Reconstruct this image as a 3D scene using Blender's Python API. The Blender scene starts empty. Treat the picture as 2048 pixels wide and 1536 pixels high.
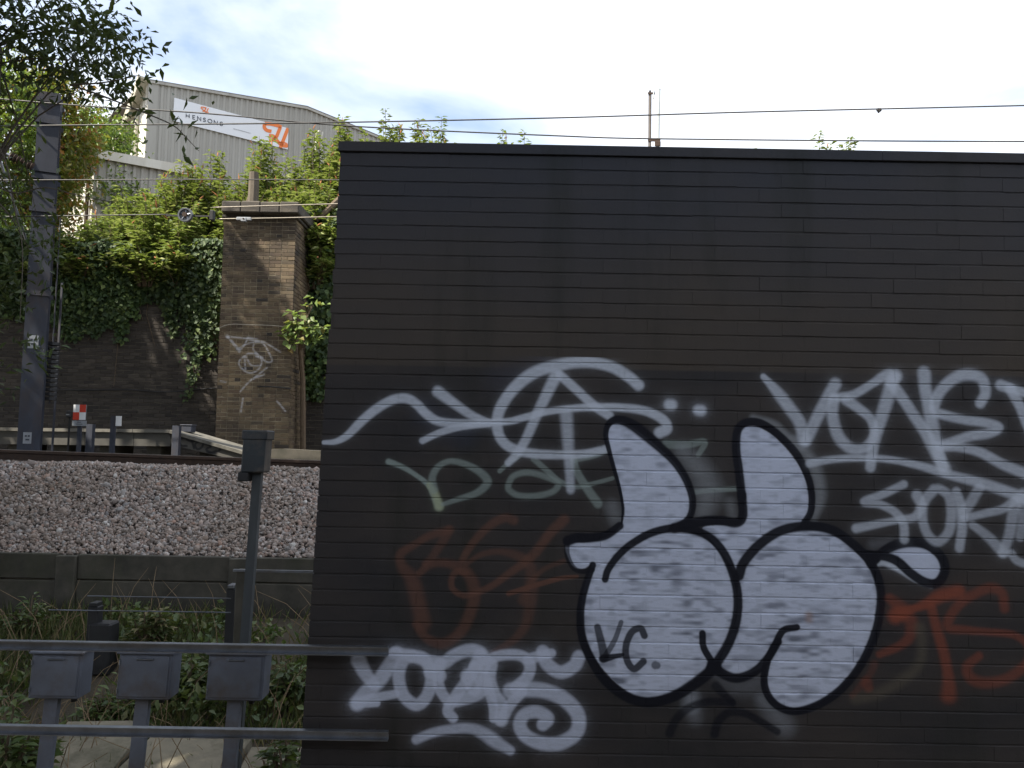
import bpy, math, random
import numpy as np
from mathutils import Vector, Matrix
from math import radians, sin, cos, pi, tan

random.seed(7)
RNG = np.random.default_rng(7)
SC = bpy.context.scene
COL = SC.collection

# ------------------------------------------------------------------ camera
FPX = 1657.0                       # focal length in photograph pixels (2048 wide)
PITCH, ROLL, CZ = radians(4.3), radians(1.03), 2.3
_R0, _U0 = Vector((1, 0, 0)), Vector((0, -sin(PITCH), cos(PITCH)))
CF = Vector((0, cos(PITCH), sin(PITCH)))
CR = _R0 * cos(ROLL) + _U0 * sin(ROLL)
CU = -_R0 * sin(ROLL) + _U0 * cos(ROLL)
CAM = Vector((0, 0, CZ))
cam_d = bpy.data.cameras.new('camera')
cam = bpy.data.objects.new('camera', cam_d)
COL.objects.link(cam)
cam.matrix_world = Matrix(((CR.x, CU.x, -CF.x, CAM.x), (CR.y, CU.y, -CF.y, CAM.y), (CR.z, CU.z, -CF.z, CAM.z), (0, 0, 0, 1)))
cam_d.sensor_width = 36
cam_d.lens = 36 * FPX / 2048
cam_d.clip_start = 0.05
cam_d.clip_end = 2000
SC.camera = cam

# ------------------------------------------------------------------ light
SUN = Vector((-0.52, -0.36, 0.775)).normalized()       # direction towards the sun
sun_el = math.asin(SUN.z)
sun_az = math.atan2(SUN.x, SUN.y)
sd = bpy.data.lights.new('sun', 'SUN')
sd.energy = 5.0
sd.angle = radians(0.5)
sd.color = (1.0, 0.93, 0.82)
so = bpy.data.objects.new('sun', sd)
COL.objects.link(so)
so.rotation_euler = SUN.to_track_quat('Z', 'Y').to_euler()
so.location = (0, 0, 30)

world = bpy.data.worlds.new('World')
SC.world = world
world.use_nodes = True
wn, wl = world.node_tree.nodes, world.node_tree.links
wn.clear()
w_out = wn.new('ShaderNodeOutputWorld')
w_bg = wn.new('ShaderNodeBackground')
w_bg.inputs['Strength'].default_value = 0.12
w_sky = wn.new('ShaderNodeTexSky')
w_sky.sky_type = 'NISHITA'
w_sky.sun_disc = False
w_sky.sun_elevation = sun_el
w_sky.sun_rotation = sun_az
w_tc = wn.new('ShaderNodeTexCoord')
w_map = wn.new('ShaderNodeMapping')
w_map.inputs['Scale'].default_value = (1.0, 1.0, 2.6)
w_map.inputs['Location'].default_value = (1.35, 0.6, 0.1)
w_no = wn.new('ShaderNodeTexNoise')
w_no.inputs['Scale'].default_value = 2.1
w_no.inputs['Detail'].default_value = 7
w_no.inputs['Roughness'].default_value = 0.52
w_no.inputs['Distortion'].default_value = 0.25
w_rmp = wn.new('ShaderNodeValToRGB')
w_rmp.color_ramp.elements[0].position = 0.34
w_rmp.color_ramp.elements[0].color = (0.20, 0.20, 0.20, 1)
w_rmp.color_ramp.elements[1].position = 0.53
w_rmp.color_ramp.elements[1].color = (1, 1, 1, 1)
w_mix = wn.new('ShaderNodeMix')
w_mix.data_type = 'RGBA'
w_mix.inputs['B'].default_value = (5.1, 5.4, 5.95, 1)
wl.new(w_tc.outputs['Generated'], w_map.inputs['Vector'])
wl.new(w_map.outputs['Vector'], w_no.inputs['Vector'])
wl.new(w_no.outputs['Fac'], w_rmp.inputs['Fac'])
wl.new(w_rmp.outputs['Color'], w_mix.inputs['Factor'])
wl.new(w_sky.outputs['Color'], w_mix.inputs['A'])
wl.new(w_mix.outputs['Result'], w_bg.inputs['Color'])
wl.new(w_bg.outputs['Background'], w_out.inputs['Surface'])

SC.view_settings.view_transform = 'Standard'
SC.view_settings.look = 'None'
SC.view_settings.exposure = 1.12
SC.view_settings.gamma = 1.0
SC.view_settings.use_curve_mapping = False
SC.render.resolution_x, SC.render.resolution_y = 1024, 768
SC.cycles.max_bounces = 8

# ------------------------------------------------------------------ geometry helpers
def P(px, py, Y):
    """photograph pixel -> world point on the plane y = Y"""
    d = CF + CR * ((px - 1024) / FPX) - CU * ((py - 768) / FPX)
    t = Y / d.y
    return CAM + d * t

def PP(px, py, p0, n):
    d = CF + CR * ((px - 1024) / FPX) - CU * ((py - 768) / FPX)
    t = (Vector(p0) - CAM).dot(n) / d.dot(n)
    return CAM + d * t

class MB:
    def __init__(s):
        s.v, s.f = [], []
    def add(s, vs, fs):
        o = len(s.v)
        s.v += [tuple(v) for v in vs]
        s.f += [tuple(i + o for i in f) for f in fs]
        return s
    def box(s, lo, hi, m=None):
        x0, y0, z0 = lo; x1, y1, z1 = hi
        vs = [Vector(p) for p in ((x0,y0,z0),(x1,y0,z0),(x1,y1,z0),(x0,y1,z0),(x0,y0,z1),(x1,y0,z1),(x1,y1,z1),(x0,y1,z1))]
        if m is not None: vs = [m @ v for v in vs]
        return s.add(vs, [(3,2,1,0),(4,5,6,7),(0,1,5,4),(1,2,6,5),(2,3,7,6),(3,0,4,7)])
    def bbox(s, lo, hi, b=0.01, m=None):
        """box with chamfered edges"""
        lo, hi = Vector(lo), Vector(hi)
        vs = []; idx = {}
        for cx in (0, 1):
            for cy in (0, 1):
                for cz in (0, 1):
                    c = Vector((hi.x if cx else lo.x, hi.y if cy else lo.y, hi.z if cz else lo.z))
                    sg = Vector((-1 if cx else 1, -1 if cy else 1, -1 if cz else 1)) * b
                    for a in range(3):
                        v = c.copy()
                        for k in range(3):
                            if k != a: v[k] += sg[k]
                        idx[(cx, cy, cz, a)] = len(vs); vs.append(v)
        fs = []
        for a in range(3):
            o = [k for k in range(3) if k != a]
            for sd_ in (0, 1):
                q = []
                for (i, j) in ((0,0),(1,0),(1,1),(0,1)):
                    c = [0,0,0]; c[a] = sd_; c[o[0]] = i; c[o[1]] = j
                    q.append(idx[(c[0], c[1], c[2], a)])
                flip = (sd_ == 0) ^ (a == 1)
                fs.append(tuple(reversed(q)) if flip else tuple(q))
        for a in range(3):
            o = [k for k in range(3) if k != a]
            for i in (0, 1):
                for j in (0, 1):
                    c0 = [0,0,0]; c1 = [0,0,0]
                    c0[o[0]] = c1[o[0]] = i; c0[o[1]] = c1[o[1]] = j; c0[a] = 0; c1[a] = 1
                    fs.append((idx[(*c0, o[0])], idx[(*c1, o[0])], idx[(*c1, o[1])], idx[(*c0, o[1])]))
        for cx in (0, 1):
            for cy in (0, 1):
                for cz in (0, 1):
                    fs.append((idx[(cx,cy,cz,0)], idx[(cx,cy,cz,1)], idx[(cx,cy,cz,2)]))
        if m is not None: vs = [m @ v for v in vs]
        return s.add(vs, fs)
    def tube(s, pts, r, n=8, cap=True):
        pts = [Vector(p) for p in pts]
        k = len(pts)
        rs = r if isinstance(r, (list, tuple)) else [r] * k
        o = len(s.v)
        prev = None
        for i, p in enumerate(pts):
            t = (pts[min(i + 1, k - 1)] - pts[max(i - 1, 0)]).normalized()
            if prev is None:
                a = Vector((0, 0, 1)) if abs(t.z) < 0.9 else Vector((1, 0, 0))
                u = t.cross(a).normalized()
            else:
                u = (prev - t * prev.dot(t)).normalized()
            prev = u
            w = t.cross(u)
            for j in range(n):
                an = 2 * pi * j / n
                s.v.append(tuple(p + (u * cos(an) + w * sin(an)) * rs[i]))
        for i in range(k - 1):
            for j in range(n):
                a, b = o + i * n + j, o + i * n + (j + 1) % n
                s.f.append((a, b, b + n, a + n))
        if cap:
            s.f.append(tuple(o + j for j in reversed(range(n))))
            s.f.append(tuple(o + (k - 1) * n + j for j in range(n)))
        return s
    def prism(s, poly, d, off=None):
        """extrude a planar polygon (list of points) by vector d"""
        poly = [Vector(p) for p in poly]; d = Vector(d); n = len(poly)
        vs = poly + [p + d for p in poly]
        fs = [tuple(range(n)), tuple(reversed(range(n, 2 * n)))]
        fs += [(i, i + n, (i + 1) % n + n, (i + 1) % n) for i in range(n)]
        return s.add(vs, fs)
    def extrude_profile(s, prof, p0, p1):
        """profile in (y,z) offsets swept from p0 to p1 (mainly along x)"""
        p0, p1 = Vector(p0), Vector(p1); n = len(prof)
        t = (p1 - p0).normalized(); side = Vector((-t.y, t.x, 0)).normalized()
        vs = [p0 + side * a + Vector((0, 0, b)) for a, b in prof] + [p1 + side * a + Vector((0, 0, b)) for a, b in prof]
        fs = [(i, (i + 1) % n, (i + 1) % n + n, i + n) for i in range(n)]
        fs += [tuple(reversed(range(n))), tuple(range(n, 2 * n))]
        return s.add(vs, fs)
    def build(s, name, mat, parent=None, smooth=False):
        me = bpy.data.meshes.new(name)
        me.from_pydata(s.v, [], s.f)
        me.update()
        if smooth: me.shade_smooth()
        me.materials.append(mat)
        return link(name, me, parent)

def link(name, me, parent=None):
    o = bpy.data.objects.new(name, me)
    COL.objects.link(o)
    if parent is not None:
        o.parent = parent
        if parent.type == 'EMPTY' or parent.location.length > 0:
            o.matrix_parent_inverse = Matrix.Translation(-parent.location)
    return o

def thing(name, label, cat, loc=(0, 0, 0), group=None):
    o = bpy.data.objects.new(name, None)
    COL.objects.link(o)
    o.location = loc
    o.empty_display_size = 0.1
    o['label'] = label; o['category'] = cat
    if group: o['group'] = group
    return o

def tag(o, label=None, cat=None, group=None, kind=None):
    if label: o['label'] = label
    if cat: o['category'] = cat
    if group: o['group'] = group
    if kind: o['kind'] = kind
    return o

# ------------------------------------------------------------------ materials
def nt(name):
    m = bpy.data.materials.new(name); m.use_nodes = True
    return m, m.node_tree.nodes, m.node_tree.links, m.node_tree.nodes['Principled BSDF']

def mixc(n, l, fac, a, b):
    x = n.new('ShaderNodeMix'); x.data_type = 'RGBA'
    if hasattr(fac, 'links'): l.new(fac, x.inputs['Factor'])
    else: x.inputs['Factor'].default_value = fac
    for k, s in (('A', a), ('B', b)):
        if hasattr(s, 'links'): l.new(s, x.inputs[k])
        else: x.inputs[k].default_value = (*s, 1)
    return x.outputs['Result']

def noise(n, l, scale, detail=5, rough=0.6, vec=None, stretch=None):
    t = n.new('ShaderNodeTexNoise')
    t.inputs['Scale'].default_value = scale
    t.inputs['Detail'].default_value = detail
    t.inputs['Roughness'].default_value = rough
    if vec is None:
        g = n.new('ShaderNodeNewGeometry'); vec = g.outputs['Position']
    if stretch:
        mp = n.new('ShaderNodeMapping'); mp.inputs['Scale'].default_value = stretch
        l.new(vec, mp.inputs['Vector']); vec = mp.outputs['Vector']
    l.new(vec, t.inputs['Vector'])
    return t.outputs['Fac']

def ramp(n, l, src, stops):
    r = n.new('ShaderNodeValToRGB'); cr = r.color_ramp
    while len(cr.elements) < len(stops): cr.elements.new(0.5)
    for e, (p, c) in zip(cr.elements, stops):
        e.position = p; e.color = (*c, 1) if len(c) == 3 else c
    l.new(src, r.inputs['Fac'])
    return r.outputs['Color']

def g3(x): return (x, x, x)

def surf(name, c1, c2, scale=6, rough=0.85, bump=0.3, bscale=40, c3=None, s3=1.3, stretch=None, metal=0.0, bdist=0.004):
    """two-colour weathered surface with fine relief"""
    m, n, l, b = nt(name)
    f = noise(n, l, scale, 6, 0.62, stretch=stretch)
    f = ramp(n, l, f, [(0.32, g3(0)), (0.68, g3(1))])
    c = mixc(n, l, f, c1, c2)
    if c3:
        f3 = ramp(n, l, noise(n, l, s3, 7, 0.7, stretch=stretch), [(0.5, g3(0)), (0.72, g3(1))])
        c = mixc(n, l, f3, c, c3)
    l.new(c, b.inputs['Base Color'])
    b.inputs['Roughness'].default_value = rough
    b.inputs['Metallic'].default_value = metal
    if bump:
        bp = n.new('ShaderNodeBump'); bp.inputs['Strength'].default_value = bump; bp.inputs['Distance'].default_value = bdist
        l.new(noise(n, l, bscale, 6, 0.7), bp.inputs['Height']); l.new(bp.outputs['Normal'], b.inputs['Normal'])
    return m

def leafmat(name, stops, trans=0.35, rough=0.5, big=0.6):
    m, n, l, b = nt(name)
    g = n.new('ShaderNodeNewGeometry')
    c = ramp(n, l, g.outputs['Random Per Island'], stops)
    big_n = ramp(n, l, noise(n, l, big, 3, 0.6), [(0.35, g3(0.72)), (0.65, g3(1.25))])
    mul = n.new('ShaderNodeMix'); mul.data_type = 'RGBA'; mul.blend_type = 'MULTIPLY'; mul.inputs['Factor'].default_value = 1
    l.new(c, mul.inputs['A']); l.new(big_n, mul.inputs['B'])
    c = mul.outputs['Result']
    l.new(c, b.inputs['Base Color'])
    b.inputs['Roughness'].default_value = rough
    tr = n.new('ShaderNodeBsdfTranslucent')
    tc = mixc(n, l, 0.45, c, (0.25, 0.32, 0.03))
    l.new(tc, tr.inputs['Color'])
    ms = n.new('ShaderNodeMixShader'); ms.inputs['Fac'].default_value = trans
    l.new(b.outputs['BSDF'], ms.inputs[1]); l.new(tr.outputs['BSDF'], ms.inputs[2])
    l.new(ms.outputs['Shader'], n['Material Output'].inputs['Surface'])
    return m

# spray paint rasteriser: strokes and fills on a wall plane -------------------
def crom(pts, step=6):
    pts = [np.array(p, float) for p in pts]
    if len(pts) < 3: return np.array(pts)
    q = [2 * pts[0] - pts[1]] + pts + [2 * pts[-1] - pts[-2]]
    out = []
    for i in range(1, len(q) - 2):
        for t in np.linspace(0, 1, step, endpoint=False):
            t2, t3 = t * t, t * t * t
            out.append(0.5 * ((2 * q[i]) + (-q[i-1] + q[i+1]) * t + (2*q[i-1] - 5*q[i] + 4*q[i+1] - q[i+2]) * t2 + (-q[i-1] + 3*q[i] - 3*q[i+1] + q[i+2]) * t3))
    out.append(pts[-1])
    return np.array(out)

def vnoise(h, w, cy, cx, rng):
    """smooth value noise, cells cy x cx pixels"""
    gh, gw = int(h / cy) + 3, int(w / cx) + 3
    g = rng.random((gh, gw))
    y = np.arange(h) / cy; x = np.arange(w) / cx
    yi, xi = y.astype(int), x.astype(int)
    fy, fx = y - yi, x - xi
    fy = (fy * fy * (3 - 2 * fy))[:, None]; fx = (fx * fx * (3 - 2 * fx))[None, :]
    a = g[yi][:, xi]; b = g[yi][:, xi + 1]; c = g[yi + 1][:, xi]; d = g[yi + 1][:, xi + 1]
    return (a * (1 - fx) + b * fx) * (1 - fy) + (c * (1 - fx) + d * fx) * fy

class Spray:
    def __init__(s, x0, x1, z0, z1, res):
        s.x0, s.x1, s.z0, s.z1, s.res = x0, x1, z0, z1, res
        s.w, s.h = int((x1 - x0) / res), int((z1 - z0) / res)
        s.c = np.zeros((s.h, s.w, 3), np.float32); s.a = np.zeros((s.h, s.w), np.float32)
        s.rng = np.random.default_rng(3)
        s.grain = vnoise(s.h, s.w, 2, 6, s.rng) * 0.5 + vnoise(s.h, s.w, 5, 18, s.rng) * 0.5
    def uv(s, pts):
        """world (x,z) -> array pixel"""
        p = np.asarray(pts, float)
        return np.stack([(p[:, 0] - s.x0) / s.res, (p[:, 1] - s.z0) / s.res], 1)
    def over(s, sl, al, col):
        al = np.clip(al, 0, 1)
        a0 = s.a[sl]; an = al + a0 * (1 - al)
        k = (al / np.maximum(an, 1e-5))[..., None]
        s.c[sl] = s.c[sl] * (1 - k) + np.array(col, np.float32) * k
        s.a[sl] = an
    def stroke(s, pts, r, col, alpha=1.0, soft=0.35, halo=0.10, smooth=True, grain=1.0):
        """pts world (x,z); r metres (or list start..end)"""
        p = s.uv(crom(pts) if smooth else pts)
        rr = np.interp(np.linspace(0, 1, len(p)), np.linspace(0, 1, len(r)), r) if isinstance(r, (list, tuple)) else np.full(len(p), r)
        rr = rr / s.res
        R = rr.max() * (3.2 if halo else 1.6) + 3
        xa, xb = int(max(0, p[:, 0].min() - R)), int(min(s.w, p[:, 0].max() + R))
        ya, yb = int(max(0, p[:, 1].min() - R)), int(min(s.h, p[:, 1].max() + R))
        if xb <= xa or yb <= ya: return
        f = np.full((yb - ya, xb - xa), 9.0, np.float32)      # distance / radius
        for i in range(max(1, len(p) - 1)):
            a, b = p[i], p[min(i + 1, len(p) - 1)]; ra, rb = rr[i], rr[min(i + 1, len(p) - 1)]
            ca, cb = int(max(xa, min(a[0], b[0]) - R)), int(min(xb, max(a[0], b[0]) + R))
            da, db = int(max(ya, min(a[1], b[1]) - R)), int(min(yb, max(a[1], b[1]) + R))
            if cb <= ca or db <= da: continue
            X, Y = np.meshgrid(np.arange(ca, cb), np.arange(da, db))
            d = b - a; L = max(1e-6, d @ d)
            t = np.clip(((X - a[0]) * d[0] + (Y - a[1]) * d[1]) / L, 0, 1)
            dist = np.hypot(X - a[0] - t * d[0], Y - a[1] - t * d[1]) / (ra + (rb - ra) * t)
            sub = f[da - ya:db - ya, ca - xa:cb - xa]
            np.minimum(sub, dist, out=sub)
        soft = soft * 1.2; core = np.clip((1 + soft - f) / (2 * soft), 0, 1); core = core * core * (3 - 2 * core)
        sl = (slice(ya, yb), slice(xa, xb))
        g = s.grain[sl]
        al = core * alpha * ((0.80 + 0.28 * g) * grain + (1 - grain))
        if halo: al = np.maximum(al, halo * alpha * np.exp(-np.maximum(f - 1, 0) * 1.7) * (0.4 + 1.2 * g))
        s.over(sl, al, col)
    def fill(s, pts, col, alpha=1.0, soft=2.0, mottled=0.0, smooth=True, dark=(0.10, 0.11, 0.14)):
        p = s.uv(crom(list(pts) + [pts[0]]) if smooth else pts)
        xa, xb = int(max(0, p[:, 0].min() - 5)), int(min(s.w, p[:, 0].max() + 5))
        ya, yb = int(max(0, p[:, 1].min() - 5)), int(min(s.h, p[:, 1].max() + 5))
        if xb <= xa or yb <= ya: return
        X = np.arange(xa, xb) + 0.0
        acc = np.zeros((yb - ya, xb - xa), bool)
        q = np.vstack([p, p[:1]])
        for j in range(ya, yb):
            y = j + 0.01
            y0, y1 = q[:-1, 1], q[1:, 1]
            m = (y0 > y) != (y1 > y)
            if not m.any(): continue
            xs = q[:-1, 0][m] + (y - y0[m]) / (y1[m] - y0[m]) * (q[1:, 0][m] - q[:-1, 0][m])
            acc[j - ya] = ((X[:, None] > xs[None, :]).sum(1) % 2) == 1
        al = acc.astype(np.float32)
        for _ in range(int(soft)):
            b = al.copy(); b[1:-1, 1:-1] = (al[:-2, 1:-1] + al[2:, 1:-1] + al[1:-1, :-2] + al[1:-1, 2:] + al[1:-1, 1:-1]) / 5; al = b
        sl = (slice(ya, yb), slice(xa, xb))
        if mottled:
            h, w = al.shape
            m = vnoise(h, w, 7, 22, s.rng) * 0.55 + vnoise(h, w, 13, 40, s.rng) * 0.45
            sm = np.clip((m - 0.50) / 0.36, 0, 1) * mottled
            big = vnoise(h, w, 60, 80, s.rng)
            sm *= 0.35 + 0.9 * big
            s.over(sl, al * alpha, col)
            s.over(sl, al * sm, dark)
            fine = np.clip((vnoise(h, w, 3, 12, s.rng) - 0.55) * 0.7, 0, 0.22) * mottled
            s.over(sl, al * fine, dark)
        else:
            s.over(sl, al * alpha, col)
    def image(s, name):
        im = bpy.data.images.new(name, s.w, s.h, alpha=True, float_buffer=True)
        im.colorspace_settings.name = 'Non-Color'
        im.alpha_mode = 'CHANNEL_PACKED'
        buf = np.ones((s.h, s.w, 4), np.float32)
        buf[..., :3] = s.c; buf[..., 3] = s.a
        im.pixels.foreach_set(buf.ravel())
        im.update()
        return im

def add_paint(m, spray, axis='X'):
    """lay the spray image over a material's base colour, by place on the wall"""
    n, l = m.node_tree.nodes, m.node_tree.links
    b = n['Principled BSDF']
    src = b.inputs['Base Color'].links[0].from_socket
    g = n.new('ShaderNodeNewGeometry'); s = n.new('ShaderNodeSeparateXYZ'); l.new(g.outputs['Position'], s.inputs[0])
    def mr(o, a, c):
        k = n.new('ShaderNodeMapRange'); k.clamp = False
        k.inputs['From Min'].default_value = a; k.inputs['From Max'].default_value = c
        l.new(o, k.inputs['Value']); return k.outputs[0]
    cx = n.new('ShaderNodeCombineXYZ')
    l.new(mr(s.outputs['X'], spray.x0, spray.x1), cx.inputs[0]); l.new(mr(s.outputs['Z'], spray.z0, spray.z1), cx.inputs[1])
    t = n.new('ShaderNodeTexImage'); t.image = spray.image(m.name + '_paint'); t.extension = 'CLIP'; t.interpolation = 'Linear'
    l.new(cx.outputs[0], t.inputs['Vector'])
    l.new(mixc(n, l, t.outputs['Alpha'], src, t.outputs['Color']), b.inputs['Base Color'])

# ------------------------------------------------------------------ bricks
def brick_mesh(L, H, D, b, mat):
    x, z = L / 2, H / 2
    v = []
    bt, bb = b if isinstance(b, tuple) else (b, b)
    for y, i, j in ((D, 0.0, 0.0), (bt, 0.0, 0.0), (0.0, bt, bb)):
        ix = min(i, 0.0025) if (i and D > .055) else 0.0
        v += [(-x + ix, y, -z + j), (x - ix, y, -z + j), (x - ix, y, z - i), (-x + ix, y, z - i)]
    f = [(8, 9, 10, 11)]
    for k in (0, 4):
        for j in range(4):
            a, c = k + j, k + (j + 1) % 4
            f.append((a, c, c + 4, a + 4))
    return v, f

def brick_skin(parent, spans, z0, n_course, Y, course, L, perp, bed, bev, mat, focus, D=0.06, n_parts=300, jit=0.0012, header_every=0, axis='y', x_at=None):
    """bricks over spans(zc)->(xa,xb); the n_parts nearest to focus are parts, the rest one part"""
    allb = []
    for c in range(n_course):
        zc = z0 + (c + 0.5) * course
        xa, xb = spans(zc)
        if xb - xa < 0.02: continue
        ln = L
        if header_every and c % header_every == 0: ln = (L - perp) / 2
        off = (ln + perp) * (0.5 if c % 2 else 0.0)
        x = math.floor((xa) / (ln + perp)) * (ln + perp) - off
        while x < xb:
            a, b_ = max(x, xa), min(x + ln, xb)
            if xb - b_ < 0.045: b_ = xb
            if b_ >= xb: x = xb
            if b_ - a > 0.02: allb.append(((a + b_) / 2, zc, b_ - a))
            x += ln + perp
    allb.sort(key=lambda t: (t[0] - focus[0]) ** 2 + (t[1] - focus[1]) ** 2)
    cache = {}
    H = course - bed
    rv, rf = [], []
    for i, (xc, zc, ln) in enumerate(allb):
        dy = random.uniform(-jit, jit) * 1.6; dz = random.uniform(-jit, jit)
        ry = random.uniform(-1, 1) * jit * 1.2 / 0.1
        if i < n_parts:
            key = round(ln, 3)
            if key not in cache:
                v, f = brick_mesh(ln, H, D, bev, mat)
                me = bpy.data.meshes.new('brick'); me.from_pydata(v, [], f); me.update(); me.materials.append(mat)
                cache[key] = me
            o = bpy.data.objects.new('brick', cache[key]); COL.objects.link(o)
            o.parent = parent
            p = Vector((xc, Y + dy, zc + dz)) if axis == 'y' else Vector((x_at - dy, xc, zc + dz))
            o.location = p - parent.location
            o.rotation_euler = (0, ry, 0) if axis == 'y' else (0, 0, pi / 2)
        else:
            v, f = brick_mesh(ln, H, D, bev, mat)
            k = len(rv)
            if axis == 'y': rv += [(a + xc, b_ + Y + dy, c + zc + dz + a * -ry) for a, b_, c in v]
            else: rv += [(x_at - dy - b_, a + xc, c + zc + dz) for a, b_, c in v]
            rf += [tuple(j + k for j in q) for q in f]
    if rv:
        me = bpy.data.meshes.new('brick'); me.from_pydata(rv, [], rf); me.update(); me.materials.append(mat)
        o = link('brick', me, parent); o['kind'] = 'stuff'

# ------------------------------------------------------------------ leaves
def leaf_mesh(name, pos, dirs, nrm, length, width, mat, parent, fold=0.18):
    """pos,dirs,nrm (N,3) arrays; two triangles a leaf, folded on the midrib"""
    N = len(pos)
    d = dirs / np.linalg.norm(dirs, axis=1, keepdims=True)
    s = np.cross(d, nrm); s /= (np.linalg.norm(s, axis=1, keepdims=True) + 1e-9)
    u = np.cross(s, d)
    L = (length * np.ones(N))[:, None]; W = (width * np.ones(N))[:, None] * 0.5
    v = np.empty((N, 4, 3))
    v[:, 0] = pos
    v[:, 1] = pos + d * L * 0.42 + s * W + u * W * fold * 2
    v[:, 2] = pos + d * L - u * L * 0.12
    v[:, 3] = pos + d * L * 0.42 - s * W + u * W * fold * 2
    me = bpy.data.meshes.new(name)
    me.vertices.add(N * 4); me.vertices.foreach_set('co', v.reshape(-1))
    b = (np.arange(N) * 4)[:, None]
    tri = np.concatenate([b + np.array([[0, 1, 2]]), b + np.array([[0, 2, 3]])], 1).reshape(-1)
    me.loops.add(N * 6); me.loops.foreach_set('vertex_index', tri.astype(np.int32))
    me.polygons.add(N * 2); me.polygons.foreach_set('loop_start', (np.arange(N * 2) * 3).astype(np.int32))
    try: me.polygons.foreach_set('loop_total', np.full(N * 2, 3, np.int32))
    except Exception: pass
    me.update(calc_edges=True); me.validate()
    me.materials.append(mat)
    return link(name, me, parent)

def rdir(n, up=0.0, rng=RNG):
    a = rng.normal(size=(n, 3)); a[:, 2] += up
    return a / np.linalg.norm(a, axis=1, keepdims=True)

def cloud(clumps, per, spread, rng=RNG):
    """clumps (K,3) -> leaf positions around them"""
    K = len(clumps)
    p = np.repeat(np.asarray(clumps), per, axis=0)   # per may differ clump by clump
    q = rng.normal(size=p.shape) * spread
    return p + q

def ellipsoid_clumps(c, r, n, hollow=0.45, rng=RNG):
    d = rdir(n, rng=rng)
    k = (hollow + (1 - hollow) * rng.random((n, 1))) ** 0.6
    return np.array(c) + d * k * np.array(r)


# ------------------------------------------------------------------ material library
M_soil = surf('soil', (0.06, 0.045, 0.03), (0.11, 0.09, 0.06), 5, 0.95, 0.8, 60, c3=(0.04, 0.045, 0.02), bdist=0.02)
M_bed = surf('ballast_bed', (0.10, 0.085, 0.075), (0.05, 0.042, 0.04), 20, 0.95, 0.6, 80, bdist=0.01)
M_conc = surf('concrete', (0.19, 0.178, 0.15), (0.12, 0.113, 0.095), 4, 0.9, 0.35, 60, c3=(0.09, 0.085, 0.07), s3=2.0)
M_conc_dirty = surf('concrete_dirty', (0.092, 0.082, 0.064), (0.045, 0.042, 0.033), 5, 0.92, 0.4, 55, c3=(0.05, 0.05, 0.03), s3=1.6)
M_slab = surf('slab_concrete', (0.24, 0.21, 0.15), (0.16, 0.14, 0.10), 5, 0.92, 0.4, 60, c3=(0.09, 0.085, 0.05), s3=2.5)
M_galv = surf('galvanised_steel', (0.27, 0.29, 0.33), (0.18, 0.195, 0.22), 9, 0.38, 0.1, 60, c3=(0.15, 0.14, 0.13), s3=3.0, metal=0.85)
M_mast = surf('mast_steel', (0.046, 0.052, 0.070), (0.028, 0.031, 0.043), 6, 0.65, 0.2, 50, c3=(0.06, 0.045, 0.038), s3=2.2, stretch=(1, 1, 0.4), metal=0.15)
M_rust = surf('rusty_steel', (0.035, 0.022, 0.016), (0.06, 0.035, 0.022), 14, 0.85, 0.4, 90)
M_railtop = surf('polished_rail', (0.30, 0.27, 0.24), (0.20, 0.17, 0.15), 10, 0.4, 0.0, metal=0.7)
M_black = surf('black_plastic', (0.010, 0.010, 0.011), (0.018, 0.018, 0.019), 12, 0.6, 0.2, 60)
M_box = surf('grey_cabinet_paint', (0.135, 0.15, 0.185), (0.10, 0.11, 0.135), 7, 0.5, 0.12, 40, c3=(0.10, 0.085, 0.075), s3=5)
M_head = surf('dark_grey_paint', (0.030, 0.038, 0.043), (0.020, 0.024, 0.028), 9, 0.5, 0.12, 40, c3=(0.10, 0.085, 0.07), s3=5)
M_post = surf('grey_post_paint', (0.075, 0.085, 0.09), (0.045, 0.05, 0.052), 9, 0.6, 0.15, 50, stretch=(1, 1, 0.3))
M_wire = surf('weathered_wire', (0.05, 0.05, 0.05), (0.09, 0.085, 0.08), 20, 0.5, 0.0, metal=0.4)
M_wirelight = surf('copper_wire', (0.36, 0.32, 0.25), (0.26, 0.23, 0.19), 20, 0.4, 0.0, metal=0.4)
M_white = surf('white_enamel', (0.78, 0.78, 0.78), (0.70, 0.70, 0.69), 6, 0.5, 0.0)
M_red = surf('red_enamel', (0.62, 0.055, 0.025), (0.52, 0.045, 0.02), 6, 0.5, 0.0)
M_plate = surf('pale_grey_plate', (0.30, 0.32, 0.34), (0.24, 0.25, 0.26), 12, 0.6, 0.0)
M_print = surf('dark_print', (0.03, 0.035, 0.05), (0.04, 0.045, 0.06), 6, 0.6, 0.0)
M_orange = surf('orange_print', (0.80, 0.20, 0.045), (0.76, 0.19, 0.04), 6, 0.6, 0.0)
M_greyprint = surf('grey_print', (0.30, 0.30, 0.32), (0.36, 0.36, 0.37), 6, 0.6, 0.0)
M_signface = surf('sign_face', (0.74, 0.75, 0.77), (0.70, 0.71, 0.73), 0.6, 0.5, 0.0)
M_clad = surf('grey_cladding', (0.36, 0.345, 0.305), (0.315, 0.30, 0.265), 1.4, 0.55, 0.1, 8, c3=(0.25, 0.235, 0.20), s3=0.5, stretch=(1, 1, 0.12))
M_cladgrey = surf('weathered_cladding', (0.44, 0.42, 0.37), (0.36, 0.34, 0.30), 1.4, 0.6, 0.1, 8, c3=(0.24, 0.22, 0.19), s3=0.9, stretch=(1, 1, 0.15))
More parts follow.
